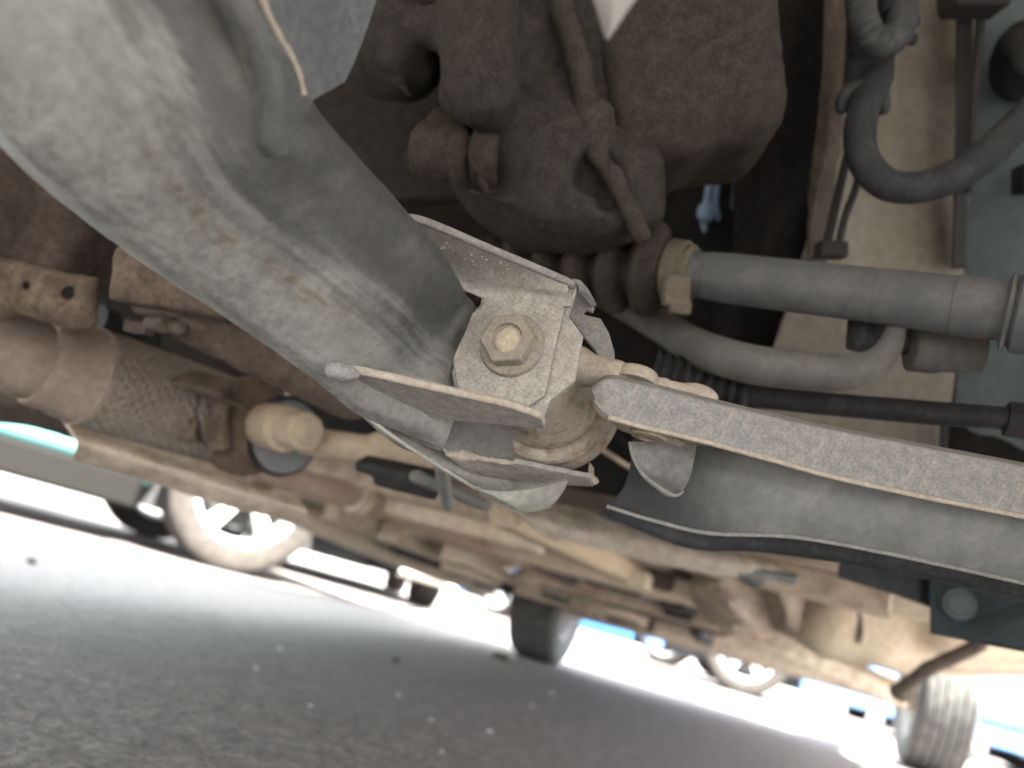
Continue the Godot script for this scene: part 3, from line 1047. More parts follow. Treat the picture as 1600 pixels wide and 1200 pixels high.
	# grit stuck to the plates
	var gr := MB.new()
	for k in 170:
		var u := rng.randf()
		var w := rng.randf()
		var q := PR(lerpf(650, 880, u) + 30.0 * (w - 0.5), lerpf(355, 440, u) + 60.0 * w * (1.0 - u * 0.7), lerpf(R0 - 0.030, R0 - 0.004, w * 0.6 + u * 0.4) - 0.001)
		if k > 110: q = PR(lerpf(715, 870, u), lerpf(460, 610, w), R0 - 0.0002)
		var r := 0.00018 + 0.00038 * pow(rng.randf(), 3.0)
		var n := gr.v.size()
		for e in [Vector3.RIGHT, Vector3.LEFT, Vector3.UP, Vector3.DOWN, Vector3.BACK, Vector3.FORWARD]:
			gr.v.append(q + e * r * rng.randf_range(0.7, 1.3))
		for f in [[0, 2, 4], [2, 1, 4], [1, 3, 4], [3, 0, 4], [2, 0, 5], [1, 2, 5], [3, 1, 5], [0, 3, 5]]:
			gr.tri(n + f[0], n + f[1], n + f[2])
	tag(part("grit", gr, M.bush, br, 20.0), "", "", "", "stuff")
	# the bolt: flange, hex head, dished top filled with dust
	var c := PR(801, 541, R0)
	var n := -axis_rear
	var bolt := part("hex_bolt", lathe(c + n * -0.001, n, [[0.0, 0.0140], [0.0022, 0.0140], [0.0034, 0.0134], [0.0042, 0.0118], [0.0044, 0.009]], 56), M.bolt, br, 30.0)
	var hx := MB.new()
	var sx := axis_side
	var r0 := 0.0116
	var prof := [[0.0, 1.0], [0.0062, 1.0], [0.0070, 0.95], [0.0072, 0.66], [0.0071, 0.63], [0.0052, 0.59], [0.0048, 0.45], [0.0046, 0.1]]
	for q in prof:
		for k in 48:
			var a := TAU * k / 48.0
			var hexr: float = cos(PI / 6.0) / cos(fposmod(a + 0.82, PI / 3.0) - PI / 6.0)
			var ci := smooth(0.72, 0.95, q[1])
			var rr: float = r0 * q[1] * lerpf(0.9, hexr, ci)
			if q[1] == 0.95: rr = minf(rr, r0 * 0.93)
			hx.v.append(c + n * (0.003 + q[0]) + (sx * cos(a) + Vector3.UP * sin(a)) * rr)
	for i in prof.size() - 1:
		for k in 48:
			hx.quad(i * 48 + k, (i + 1) * 48 + k, (i + 1) * 48 + (k + 1) % 48, i * 48 + (k + 1) % 48)
	for e in 2:
		var cc := hx.v.size()
		hx.v.append(c + n * (0.003 if e == 0 else 0.0076))
		for k in 48:
			var b := 0 if e == 0 else (prof.size() - 1) * 48
			if e == 0: hx.tri(cc, b + k, b + (k + 1) % 48)
			else: hx.tri(cc, b + (k + 1) % 48, b + k)
	var hd := part("hex_head", hx, M.bolt, bolt, 30.0)
	var dd := SDF.new()
	dd.ell(c + n * 0.0082 + sx * 0.0006 - Vector3.UP * 0.0004, Basis(sx, Vector3.UP, -axis_rear), Vector3(0.0060, 0.0058, 0.0014), 0.001)
	dd.amp = 0.0005
	dd.freq = 500.0
	part("packed_dust", dd.mesh(0.0005), M.dust, bolt, 180.0)

# ---------------------------------------------------------------- bushing and the control arm
func control_arm() -> void:
	var ca := thing("control_arm", "flat grey control arm bar running right from the rusty round bushing", "control arm", P(1100, 700, 0.36))
	var c := PR(800, 541, R0)
	var back := axis_rear
	# rubber bushing eye: sleeve, collar and bead
	var rz := FastNoiseLite.new()
	rz.seed = 15
	rz.frequency = 170.0
	rz.fractal_octaves = 3
	var rusty := func(p: Vector3, _n: Vector3) -> Color:
		var k := smooth(0.22, 0.42, rz.get_noise_3dv(p)) * smooth(-0.2, 0.25, rz.get_noise_3dv(p * 0.25 + Vector3(3, 1, 2)))
		var g := smooth(0.1, 0.5, rz.get_noise_3dv(p * 0.5 + Vector3(9, 0, 0)))
		return Color(1, 1, 1).lerp(Color(0.72, 0.68, 0.62), g).lerp(Color(0.85, 0.42, 0.16), k * 0.85)
	part("bushing_sleeve", lathe(c + back * 0.007, back, [[0.0, 0.0222], [0.001, 0.0236], [0.022, 0.0240], [0.036, 0.0242], [0.048, 0.0252], [0.056, 0.0268], [0.060, 0.0272], [0.063, 0.0262], [0.066, 0.022]], 150, true), M.bush, ca, 60.0, rusty)
	part("bushing_ring", lathe(c + back * 0.070, back, [[0.0, 0.022], [0.0005, 0.0296], [0.002, 0.0318], [0.005, 0.0328], [0.009, 0.0325], [0.012, 0.0316], [0.015, 0.0330], [0.019, 0.0334], [0.022, 0.0300]], 150, true), M.bush, ca, 60.0, rusty)
	# neck that joins the eye to the bar
	var nk := SDF.new()
	s_cap(nk, [880, 572, 0.362], [962, 584, 0.358], 40, 14, 0.012)
	s_cap(nk, [960, 585, 0.356], [1110, 622, 0.356], 14, 12, 0.010)
	s_cap(nk, [975, 658, 0.366], [1060, 684, 0.366], 16, 14, 0.012)
	nk.amp = 0.0006
	nk.freq = 260.0
	part("neck", nk.mesh(0.0012), M.bush, ca, 180.0)
	# the pressed bar: an upright wall with a turned rim below
	var top := [[925, 602], [948, 588], [1000, 597], [1100, 622], [1200, 646], [1300, 668], [1450, 697], [1620, 730], [1800, 775]]
	var bot := [[929, 628], [950, 648], [1000, 662], [1100, 686], [1200, 713], [1300, 741], [1450, 774], [1620, 808], [1800, 850]]
	var dep := [0.338, 0.336, 0.337, 0.340, 0.343, 0.346, 0.350, 0.352, 0.352]
	var rows := []
	for i in top.size():
		var t: Array = top[i]
		var b: Array = bot[i]
		var d: float = dep[i]
		rows.append([P(t[0] + 3, t[1] - 2, d + 0.012), P(t[0], t[1] + 2, d + 0.003), P(t[0], t[1] + 8, d), P(lerpf(t[0], b[0], 0.5), lerpf(t[1], b[1], 0.5), d - 0.0012), P(b[0], b[1] - 6, d - 0.001), P(b[0], b[1], d - 0.0018)])
	part("bar", sheet(rows, 6, 10, 0.0030, ray(1200, 700), 0.0002), M.bar, ca, 50.0)
	var rim := []
	for i in range(1, bot.size()): rim.append(P(bot[i][0], bot[i][1] + 4, dep[i] - 0.0014))
	part("bar_rim", tube(spline(rim, 8), _const(57, 0.0012), 8), M.bush, ca, 180.0)
	# rivets through the bar
	for q in [[995, 588, 36, 0.357], [1088, 617, 33, 0.362]]:
		var a := P(q[0], q[1], q[3])
		var up := (Vector3.UP + axis_rear * 0.1).normalized()
		var r := px(q[2], q[3])
		part("rivet", lathe(a - up * 0.004, up, [[0.0, r], [0.004, r], [0.006, r * 0.88], [0.0072, r * 0.6], [0.0076, 0.0]], 32), M.bush, ca, 50.0)
	for q in [[1014, 678, 30, 0.346], [1084, 682, 28, 0.352]]:
		var a := P(q[0], q[1], q[3])
		var r := px(q[2], q[3])
		var dn := Vector3.DOWN
		part("rivet_tail", lathe(a - dn * 0.006, dn, [[0.0, r], [0.0065, r], [0.008, r * 0.9], [0.0084, r * 0.5], [0.0066, r * 0.42], [0.0062, 0.0]], 32), M.bush, ca, 40.0, func(_p, _n): return Color(0.7, 0.66, 0.6))
	# lower shell of the arm
	var sh := [
		[P(990, 690, 0.376), P(985, 730, 0.384), P(972, 770, 0.392), P(950, 790, 0.402)],
		[P(1060, 690, 0.374), P(1055, 735, 0.381), P(1045, 785, 0.390), P(1020, 812, 0.399)],
		[P(1140, 698, 0.371), P(1140, 745, 0.377), P(1130, 800, 0.386), P(1108, 832, 0.394)],
		[P(1260, 728, 0.369), P(1255, 765, 0.373), P(1248, 808, 0.380), P(1240, 838, 0.388)],
		[P(1420, 763, 0.367), P(1414, 800, 0.371), P(1405, 838, 0.377), P(1398, 866, 0.385)],
		[P(1620, 798, 0.367), P(1616, 842, 0.371), P(1611, 882, 0.377), P(1608, 912, 0.385)],
		[P(1820, 838, 0.367), P(1815, 882, 0.371), P(1810, 925, 0.377), P(1808, 958, 0.385)]]
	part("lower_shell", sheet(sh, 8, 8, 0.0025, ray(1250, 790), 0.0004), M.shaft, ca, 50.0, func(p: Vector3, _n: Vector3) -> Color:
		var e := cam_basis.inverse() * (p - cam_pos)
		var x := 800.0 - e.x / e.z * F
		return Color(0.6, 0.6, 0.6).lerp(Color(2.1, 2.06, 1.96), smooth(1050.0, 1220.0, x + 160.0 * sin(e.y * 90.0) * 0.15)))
	part("shell_lip", tube(spline([P(948, 791, 0.401), P(1020, 813, 0.398), P(1108, 833, 0.393), P(1240, 839, 0.387), P(1398, 867, 0.384), P(1608, 913, 0.384), P(1808, 959, 0.384)], 8), _const(49, 0.0011), 8), M.bar, ca, 180.0)
	# curled tongue below the rivets
	part("tongue", sheet([
		[P(985, 690, 0.362), P(1030, 690, 0.362), P(1090, 690, 0.371)],
		[P(990, 712, 0.361), P(1025, 718, 0.361), P(1084, 722, 0.370)],
		[P(1004, 738, 0.358), P(1034, 745, 0.361), P(1077, 748, 0.369)],
		[P(1026, 757, 0.353), P(1046, 760, 0.356), P(1068, 764, 0.367)],
		[P(1044, 769, 0.349), P(1053, 772, 0.351), P(1061, 772, 0.364)]], 8, 6, 0.002, ray(1030, 730), 0.0002), M.arm, ca, 50.0, func(_p, _n): return Color(1.0, 1.0, 1.0))
	part("tongue_rim", tube(spline([P(984, 690, 0.362), P(989, 713, 0.361), P(1003, 739, 0.3575), P(1026, 759, 0.3525), P(1045, 771, 0.3485), P(1056, 774, 0.351), P(1066, 768, 0.362)], 6), _const(37, 0.0009), 8), M.bar, ca, 180.0)

# ---------------------------------------------------------------- gearbox
func gearbox() -> void:
	var gb := thing("gearbox", "dirt-caked brown cast gearbox with a raised rib and stub boss, filling the upper middle", "gearbox", P(880, 340, 0.56))
	ds = 0.92
	var s := SDF.new()
	# bell and belly
	s_ell(s, [835, 258, 0.565], [132, 116, 0.075], cbasis(), 0.012)
	s_ell(s, [905, 330, 0.535], [62, 52, 0.045], cbasis(20), 0.006)
	s_box(s, [880, 140, 0.585], [95, 230, 0.065], 30, cbasis(-6), 0.02)
	s_box(s, [920, 322, 0.56], [88, 50, 0.06], 14, cbasis(1), 0.03)
	s_cap(s, [1000, 345, 0.525], [900, 365, 0.53], 16, 12, 0.012)
	# hollow left of the rib foot
	s_ell(s, [935, 285, 0.495], [34, 46, 0.012], cbasis(-20), 0.012, true)
	# hanging lobe
	s_cap(s, [748, 20, 0.495], [752, 138, 0.472], 66, 62, 0.006)
	s_cap(s, [815, 60, 0.52], [810, 160, 0.51], 40, 26, 0.008)
	s_cap(s, [775, 170, 0.49], [715, 150, 0.50], 34, 30, 0.012)
	# left bulge
	s_ell(s, [610, 55, 0.56], [88, 95, 0.05], cbasis(30), 0.006)
	s_cap(s, [585, 20, 0.535], [668, 118, 0.53], 4, 4, 0.003)
	s_cap(s, [690, 20, 0.495], [700, 120, 0.478], 7, 5, 0.004)
	s_cap(s, [790, 30, 0.485], [800, 150, 0.475], 8, 6, 0.004)
	s_cap(s, [850, 190, 0.50], [905, 245, 0.50], 8, 8, 0.006)
	s_cap(s, [730, 300, 0.50], [900, 345, 0.50], 5, 5, 0.006)
	s_ell(s, [640, 95, 0.545], [50, 55, 0.035], cbasis(30), 0.012)
	s_cap(s, [562, 40, 0.53], [640, 150, 0.528], 5, 4, 0.004)
	s_cap(s, [598, 5, 0.51], [700, 60, 0.505], 20, 24, 0.012)
	s.amp = 0.0016
	s.amp2 = 0.0005
	s.freq = 75.0
	part("casing", s.mesh(0.0035), M.cast, gb, 180.0)
	# rib of the joint face
	s = SDF.new()
	var rb := [[872, -60, 0.512], [880, 20, 0.508], [905, 100, 0.502], [917, 190, 0.496], [932, 240, 0.494], [958, 275, 0.492], [985, 330, 0.49], [1003, 368, 0.49]]
	for i in rb.size() - 1:
		s_cap(s, rb[i], rb[i + 1], 19 if i < 4 else 15, 19 if i < 3 else 14, 0.003)
	s_cap(s, [945, 175, 0.497], [948, 215, 0.497], 15, 16, 0.008)
	s_cap(s, [935, 150, 0.52], [1008, 345, 0.525], 16, 12, 0.004)
	s.amp = 0.0007
	s.amp2 = 0.0003
	s.freq = 110.0
	part("joint_rib", s.mesh(0.0018), M.cast, gb, 180.0, func(_p, _n): return Color(1.2, 1.16, 1.1))
	# sump block on the right
	s = SDF.new()
	s_box(s, [1062, 70, 0.575], [128, 200, 0.07], 62, cbasis(-5, -8, 0), 0.01)
	s_box(s, [1000, 120, 0.56], [60, 155, 0.05], 26, cbasis(-4), 0.02)
	s.amp = 0.0016
	s.amp2 = 0.0006
	s.freq = 85.0
	part("sump", s.mesh(0.0035), M.cast, gb, 180.0, func(_p, _n): return Color(1.1, 1.04, 0.96))
	# stub boss
	s = SDF.new()
	s_cyl(s, [652, 236, 0.512], [738, 242, 0.502], 45, 14, 0.004)
	s_cyl(s, [740, 241, 0.502], [782, 245, 0.50], 47, 12, 0.002)
	s_cap(s, [700, 200, 0.56], [760, 200, 0.56], 36, 34, 0.012)
	s_cap(s, [697, 255, 0.476], [712, 288, 0.486], 4, 5, 0.004)
	s_cap(s, [738, 255, 0.474], [760, 300, 0.492], 4, 5, 0.004)
	s.amp = 0.0011
	s.amp2 = 0.0004
	s.freq = 120.0
	part("stub_boss", s.mesh(0.0018), M.cast, gb, 180.0, func(_p, _n): return Color(1.2, 1.12, 1.02))
	# lug with a hole
	s = SDF.new()
	s_box(s, [1014, 322, 0.565], [13, 54, 0.010], 8, cbasis(-8), 0.006)
	s_cyl(s, [1014, 355, 0.52], [1016, 353, 0.60], 9, 1, 0.002, true)
	s.amp = 0.001
	s.freq = 120.0
	part("lug", s.mesh(0.0014), M.cast, gb, 180.0, func(_p, _n): return Color(1.3, 1.25, 1.15))
	# dark plate of the engine block behind
	ds = 1.0
	s = SDF.new()
	s_box(s, [610, 215, 0.66], [190, 100, 0.03], 8, cbasis(0, 0, 10), 0.004)
	s.amp = 0.001
	s.freq = 90.0
	solo("engine_block_edge", s.mesh(0.0036), M.cast, "dark flat engine block face behind the gearbox, left of the stub boss", "engine block", 180.0)

# ---------------------------------------------------------------- drive shaft, bars, rods
func driveline() -> void:
	var a := P(860, 402, 0.55)
	var b := P(1640, 494, 0.405)
	var d := (b - a).normalized()
	var along := func(x: float) -> Vector3:      # the point on the shaft's axis above the photo column x
		var lo := -1.0
		var hi := 2.0
		for i in 40:
			var t := (lo + hi) * 0.5
			var e := cam_basis.inverse() * (a.lerp(b, t) - cam_pos)
			if 800.0 - e.x / e.z * F < x: lo = t
			else: hi = t
		return a.lerp(b, lo)
	var sh := thing("drive_shaft", "grey cylindrical drive shaft running right from its ribbed rubber boot", "drive shaft", along.call(1300))
	var r := px(41, 0.455)
	var p0: Vector3 = along.call(1080)
	var L: float = p0.distance_to(along.call(1575))
	part("shaft", lathe(p0, d, [[-0.01, r * 0.96], [0.01, r * 0.96], [0.0105, r], [0.022, r * 1.01], [0.023, r * 1.03], [L * 0.62, r * 1.03], [L * 0.625, r * 1.0], [L * 0.63, r * 1.04], [L * 0.85, r * 1.05], [L * 0.853, r * 1.09], [L * 0.94, r * 1.09], [L * 0.945, r * 1.06], [L, r * 1.06]], 48), M.shaft, sh, 40.0)
	part("boot_clamp", lathe(along.call(1046), d, [[0.0, r * 1.34], [0.001, r * 1.4], [0.010, r * 1.36], [0.0105, r * 1.22], [0.014, r * 1.22], [0.016, r * 1.1]], 48), M.clamp, sh, 40.0)
	var cl := SDF.new()
	s_box(cl, [1056, 455, 0.475], [20, 24, 0.006], 4, cbasis(4), 0.003)
	s_box(cl, [1062, 482, 0.475], [16, 10, 0.006], 4, cbasis(4), 0.003)
	cl.amp = 0.0006
	cl.freq = 350.0
	part("clamp_ear", cl.mesh(0.001), M.clamp, sh, 180.0)
	# ribbed boot
	var prof := []
	var cx: Vector3 = along.call(1046)
	var pos := 0.0
	var rad := [[0.0, 1.3], [-0.004, 1.5]]
	for k in 5:
		var big: float = [2.1, 2.2, 2.25, 2.3, 2.3][k]
		var t := -0.006 - k * 0.0222
		rad += [[t, big * 0.82], [t - 0.003, big * 0.97], [t - 0.0062, big], [t - 0.0095, big * 0.96], [t - 0.0125, big * 0.8], [t - 0.0150, big * 0.6], [t - 0.0195, big * 0.58]]
	rad.append([-0.122, 2.0])
	for q in rad: prof.append([q[0], q[1] * r])
	part("ribbed_boot", lathe(cx, d, prof, 56), M.boot, sh, 60.0)
	# outboard boot
	var e0: Vector3 = along.call(1568)
	part("outer_boot", lathe(e0, d, [[0.0, r * 1.1], [0.0015, r * 1.42], [0.003, r * 1.35], [0.004, r * 1.2], [0.006, r * 1.4], [0.016, r * 1.42], [0.017, r * 1.6], [0.03, r * 1.9], [0.05, r * 2.2]], 48), M.shaft, sh, 35.0)

	var bar := thing("stabiliser_bar", "bent grey stabiliser bar below the drive shaft, its tip curling up", "stabiliser bar", P(1200, 600, 0.44))
	var pth := [P(960, 470, 0.62), P(1030, 508, 0.57), P(1090, 543, 0.50), P(1160, 566, 0.462), P(1240, 578, 0.450), P(1310, 582, 0.443), P(1360, 572, 0.441), P(1388, 545, 0.443), P(1402, 505, 0.446), P(1408, 470, 0.45)]
	var rr := []
	for q in [30, 32, 33, 32, 31, 29, 25, 19, 14, 13]: rr.append(q * 0.45 / F)
	part("bar", tube(spline(pth, 8), spline(rr, 8), 28), M.shaft, bar, 180.0, func(p: Vector3, _n: Vector3) -> Color:
		return Color(1.25, 1.2, 1.1))
	var link := thing("bar_link_mount", "stepped grey rubber mount hanging under the drive shaft at right", "mount", P(1440, 580, 0.46))
	var s := SDF.new()
	s_box(s, [1385, 525, 0.475], [52, 26, 0.012], 6, cbasis(4), 0.003)
	s.amp = 0.0012
	s.freq = 160.0
	part("clamp", s.mesh(0.0018), M.rubber, link, 180.0, func(_p, _n): return Color(1.6, 1.55, 1.5))
	s = SDF.new()
	s_cyl(s, [1420, 545, 0.465], [1468, 550, 0.463], 35, 4, 0.003)
	s_cyl(s, [1468, 548, 0.463], [1528, 552, 0.462], 33, 3, 0.003)
	part("sleeve", s.mesh(0.0016), M.shaft, link, 180.0, func(_p, _n): return Color(0.95, 0.9, 0.82))
	part("end_cap", lathe(P(1528, 552, 0.462), axis_side, [[0.0, px(30, 0.46)], [0.003, px(30, 0.46)], [0.004, px(20, 0.46)]], 32), M.rubber, link, 40.0)

	var tr := thing("tie_rod", "thin black tie rod beneath the stabiliser bar", "tie rod", P(1300, 640, 0.46))
	part("rod", tube([P(1080, 604, 0.50), P(1160, 618, 0.492), P(1300, 632, 0.478), P(1450, 645, 0.465), P(1560, 653, 0.455), P(1660, 662, 0.445)], [px(16, 0.5), px(17, 0.5), px(18, 0.48), px(19, 0.46), px(18, 0.455), px(18, 0.45)], 20), M.rubber, tr, 180.0)
	var tp := P(1572, 654, 0.454)
	part("lock_nut", lathe(tp, axis_side, [[0.0, px(29, 0.45)], [0.011, px(29, 0.45)], [0.0115, px(20, 0.45)], [0.02, px(22, 0.45)]], 6), M.rubber, tr, 20.0)
	var bp := []
	for k in 9:
		bp += [[k * 0.007, px(38 - k, 0.49)], [k * 0.007 + 0.0035, px(27 - k, 0.49)]]
	part("bellows", lathe(P(1020, 580, 0.50), P(1160, 618, 0.492) - P(1020, 580, 0.50), bp, 32), M.rubber, tr, 60.0)

# ---------------------------------------------------------------- panels and hoses at the right
func right_side() -> void:
	var pn := thing("inner_panel", "cream painted inner body panel behind the hoses at upper right", "body panel", P(1360, 600, 0.66))
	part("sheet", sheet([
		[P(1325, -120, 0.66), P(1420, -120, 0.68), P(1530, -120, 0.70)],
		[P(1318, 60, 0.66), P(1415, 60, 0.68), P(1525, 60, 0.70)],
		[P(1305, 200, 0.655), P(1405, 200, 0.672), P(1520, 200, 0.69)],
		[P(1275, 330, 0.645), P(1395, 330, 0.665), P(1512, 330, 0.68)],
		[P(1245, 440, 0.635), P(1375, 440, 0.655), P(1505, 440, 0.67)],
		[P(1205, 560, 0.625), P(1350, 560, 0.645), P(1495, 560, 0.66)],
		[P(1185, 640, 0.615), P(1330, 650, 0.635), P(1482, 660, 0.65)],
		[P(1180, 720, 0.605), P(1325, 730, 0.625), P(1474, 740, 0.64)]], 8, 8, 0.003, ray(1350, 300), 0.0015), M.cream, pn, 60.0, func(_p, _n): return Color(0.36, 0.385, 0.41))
	part("flange", sheet([
		[P(1288, -120, 0.62), P(1312, -120, 0.615), P(1335, -120, 0.64)],
		[P(1287, 60, 0.62), P(1308, 60, 0.612), P(1325, 60, 0.64)],
		[P(1276, 200, 0.62), P(1300, 200, 0.612), P(1318, 200, 0.64)],
		[P(1266, 270, 0.615), P(1285, 275, 0.607), P(1306, 275, 0.635)],
		[P(1263, 340, 0.61), P(1272, 345, 0.603), P(1300, 345, 0.63)],
		[P(1258, 420, 0.60), P(1268, 420, 0.595), P(1290, 420, 0.63)]], 8, 8, 0.003, ray(1290, 200), 0.002), M.brown, pn, 60.0)
	# dark column between gearbox and panel
	var s := SDF.new()
	s_box(s, [1222, 120, 0.68], [62, 330, 0.03], 16, cbasis(0, 12, 0), 0.01)
	s_box(s, [1190, 480, 0.70], [66, 70, 0.03], 16, cbasis(0), 0.01)
	s.amp = 0.002
	s.freq = 60.0
	solo("dark_crossmember", s.mesh(0.007), M.bay, "near-black upright member between the gearbox sump and the cream panel", "frame member", 180.0)
	var tl := thing("wheel_arch_panel", "blue-grey wheel arch panel along the right edge", "body panel", P(1580, 800, 0.68))
	part("sheet", sheet([
		[P(1520, -120, 0.72), P(1640, -120, 0.69), P(1800, -120, 0.66)],
		[P(1518, 100, 0.715), P(1640, 100, 0.685), P(1800, 100, 0.655)],
		[P(1508, 400, 0.70), P(1640, 400, 0.67), P(1800, 400, 0.64)],
		[P(1490, 650, 0.68), P(1640, 650, 0.655), P(1800, 650, 0.63)],
		[P(1468, 880, 0.66), P(1640, 880, 0.64), P(1800, 880, 0.62)]], 8, 8, 0.003, ray(1600, 400), 0.0015), M.teal, tl, 60.0, func(_p, _n): return Color(0.72, 0.74, 0.76))
	s = SDF.new()
	s_ell(s, [1598, 95, 0.665], [42, 62, 0.03], cbasis(), 0.01)
	s_cap(s, [1590, 70, 0.64], [1600, 100, 0.62], 22, 20, 0.006)
	s.amp = 0.001
	s.freq = 90.0
	part("dark_boss", s.mesh(0.0025), M.rubber, tl, 180.0)
	s = SDF.new()
	s_box(s, [1603, 280, 0.66], [14, 22, 0.01], 4, cbasis(), 0.004)
	part("clip", s.mesh(0.002), M.rubber, tl, 180.0)
	# black strut and its twin
	var st := thing("strut", "narrow black upright strut between the cream and the blue-grey panels", "strut", P(1500, 700, 0.64))
	part("leg", slab([P(1494, -60, 0.645), P(1524, -60, 0.645), P(1516, 200, 0.64), P(1510, 420, 0.635), P(1486, 420, 0.635), P(1492, 200, 0.64)], ray(1500, 300) * 0.03, 0.002), M.black, st, 30.0)
	part("leg", tube([P(1534, -60, 0.63), P(1531, 40, 0.63), P(1522, 150, 0.628), P(1514, 300, 0.63)], [px(7, 0.63), px(7, 0.63), px(6, 0.63), px(6, 0.63)], 10), M.black, st, 180.0)
	part("leg", slab([P(1470, 640, 0.615), P(1484, 640, 0.615), P(1470, 900, 0.60), P(1456, 900, 0.60)], ray(1470, 750) * 0.02, 0.002), M.black, st, 30.0)
	s = SDF.new()
	s_box(s, [1522, 2, 0.615], [43, 18, 0.015], 6, cbasis(), 0.004)
	s_box(s, [1508, -14, 0.615], [26, 20, 0.02], 6, cbasis(), 0.004)
	part("clamp", s.mesh(0.002), M.black, st, 180.0)
	# thin leads in a clip
	var wl := thing("wire_leads", "two thin black leads running down into a clip beside the cream panel", "cable", P(1300, 400, 0.585))
	part("lead", tube(spline([P(1345, 170, 0.59), P(1325, 240, 0.59), P(1308, 310, 0.588), P(1292, 380, 0.585)], 6), _const(19, px(7, 0.585)), 10), M.black, wl, 180.0)
	part("lead", tube(spline([P(1352, 220, 0.575), P(1338, 290, 0.58), P(1320, 340, 0.58), P(1310, 385, 0.582)], 6), _const(19, px(6, 0.58)), 10), M.black, wl, 180.0)
	s = SDF.new()
	s_box(s, [1298, 391, 0.58], [22, 13, 0.008], 4, cbasis(4), 0.003)
	part("clip", s.mesh(0.0015), M.black, wl, 180.0)
	# bent rubber hose with its grommet bracket
	var hs := thing("rubber_hose", "smooth black rubber hose bending in a wide U at upper right", "hose", P(1430, 320, 0.5))
	var hp := [P(1372, 120, 0.545), P(1352, 165, 0.53), P(1343, 215, 0.522), P(1354, 258, 0.518), P(1388, 289, 0.515), P(1440, 292, 0.512), P(1495, 273, 0.508), P(1545, 238, 0.503), P(1600, 186, 0.498), P(1680, 110, 0.49)]
	part("hose", tube(spline(hp, 10), _const(91, px(25, 0.512)), 28), M.rubber, hs, 180.0, func(_p, _n): return Color(1.25, 1.27, 1.3))
	var gm := thing("hose_bracket", "black rounded bracket plate holding the rubber hose", "bracket", P(1350, 190, 0.55))
	s = SDF.new()
	s_box(s, [1354, 130, 0.56], [38, 52, 0.006], 20, cbasis(3), 0.004)
	s_box(s, [1360, 70, 0.57], [36, 60, 0.006], 6, cbasis(3), 0.004)
	part("plate", s.mesh(0.0018), M.rubber, gm, 180.0, func(_p, _n): return Color(0.7, 0.7, 0.72))
	s = SDF.new()
	for k in 10:
		var t0 := PI * (-0.05 + 1.1 * k / 10.0)
		var t1 := PI * (-0.05 + 1.1 * (k + 1) / 10.0)
		s_cap(s, [1348 + 34 * cos(t0), 166 - 32 * sin(t0), 0.536], [1348 + 34 * cos(t1), 166 - 32 * sin(t1), 0.536], 9, 9, 0.003)
	part("grommet", s.mesh(0.0016), M.rubber, gm, 180.0, func(_p, _n): return Color(1.4, 1.4, 1.35))
	# corrugated conduit loop
	var cd := thing("corrugated_conduit", "grey corrugated conduit looped at the top right edge", "conduit", P(1375, 90, 0.52))
	var cp := [P(1352, -60, 0.53), P(1345, -10, 0.525), P(1348, 30, 0.52), P(1364, 60, 0.518), P(1386, 66, 0.52), P(1404, 48, 0.525), P(1410, 20, 0.53), P(1410, -30, 0.535)]
	part("sleeve", tube(spline(cp, 22), _const(155, px(20, 0.52)), 28, func(s2: float, _a: float) -> float: return 0.0016 * absf(sin(s2 * PI / 0.0046))), M.rubber, cd, 180.0, func(_p, _n): return Color(2.0, 2.0, 1.95))
	part("cable_end", tube(spline([P(1395, 30, 0.535), P(1400, -10, 0.54), P(1402, -60, 0.545)], 10), _const(21, px(26, 0.54)), 24), M.rubber, cd, 180.0)
	for q in [[1425, 36], [1422, 62]]:
		s = SDF.new()
		s_box(s, [q[0], q[1], 0.53], [10, 7, 0.004], 3, cbasis(), 0.002)
		part("tooth", s.mesh(0.001), M.black, cd, 180.0)
	# glints of blue hoses deep in the bay
	var bl := thing("blue_leads", "thin bluish leads in the dark gap under the sump", "cable", P(1120, 390, 0.85))
	for q in [[[1113, 250], [1105, 310], [1100, 350], [1108, 395]], [[1128, 250], [1118, 310], [1122, 345], [1133, 400]], [[1153, 240], [1150, 300], [1142, 345], [1136, 400]]]:
		var pp := []
		for k in q: pp.append(P(k[0], k[1], 0.80))
		part("lead", tube(spline(pp, 6), _const(19, px(5, 0.80)), 10), M.blue_lead, bl, 180.0)
	s = SDF.new()
	s_ell(s, [1104, 332, 0.79], [15, 17, 0.009], cbasis(), 0.004)
	part("connector", s.mesh(0.002), M.blue_lead, bl, 180.0)
	# lower beams at right
	var lb := thing("dark_side_beam", "dark blue-grey beam with one round bolt at lower right", "beam", P(1560, 1000, 0.62))
	part("beam", slab([P(1452, 885, 0.63), P(1700, 905, 0.575), P(1700, 1038, 0.575), P(1530, 1006, 0.60), P(1453, 990, 0.63)], ray(1550, 950) * 0.05, 0.003), M.teal, lb, 30.0, func(_p, _n): return Color(0.34, 0.35, 0.37))
	part("bolt_head", lathe(P(1500, 944, 0.612), -ray(1500, 944), [[0.0, px(24, 0.61)], [0.003, px(24, 0.61)], [0.0032, px(18, 0.61)], [0.007, px(17, 0.61)], [0.008, px(13, 0.61)]], 32), M.teal, lb, 30.0, func(_p, _n): return Color(0.8, 0.82, 0.85))
	var gbm := thing("grey_cross_beam", "short grey beam tucked behind the control arm at lower right", "beam", P(1390, 920, 0.72))
	part("beam", slab([P(1312, 868, 0.74), P(1460, 880, 0.68), P(1460, 952, 0.68), P(1400, 930, 0.70), P(1308, 902, 0.74)], ray(1390, 900) * 0.05, 0.003), M.shaft, gbm, 30.0, func(_p, _n): return Color(0.8, 0.85, 0.9))
	part("dark_end", slab([P(1436, 878, 0.678), P(1458, 880, 0.676), P(1458, 950, 0.676), P(1436, 940, 0.678)], ray(1450, 910) * 0.02, 0.002), M.black, gbm, 30.0)
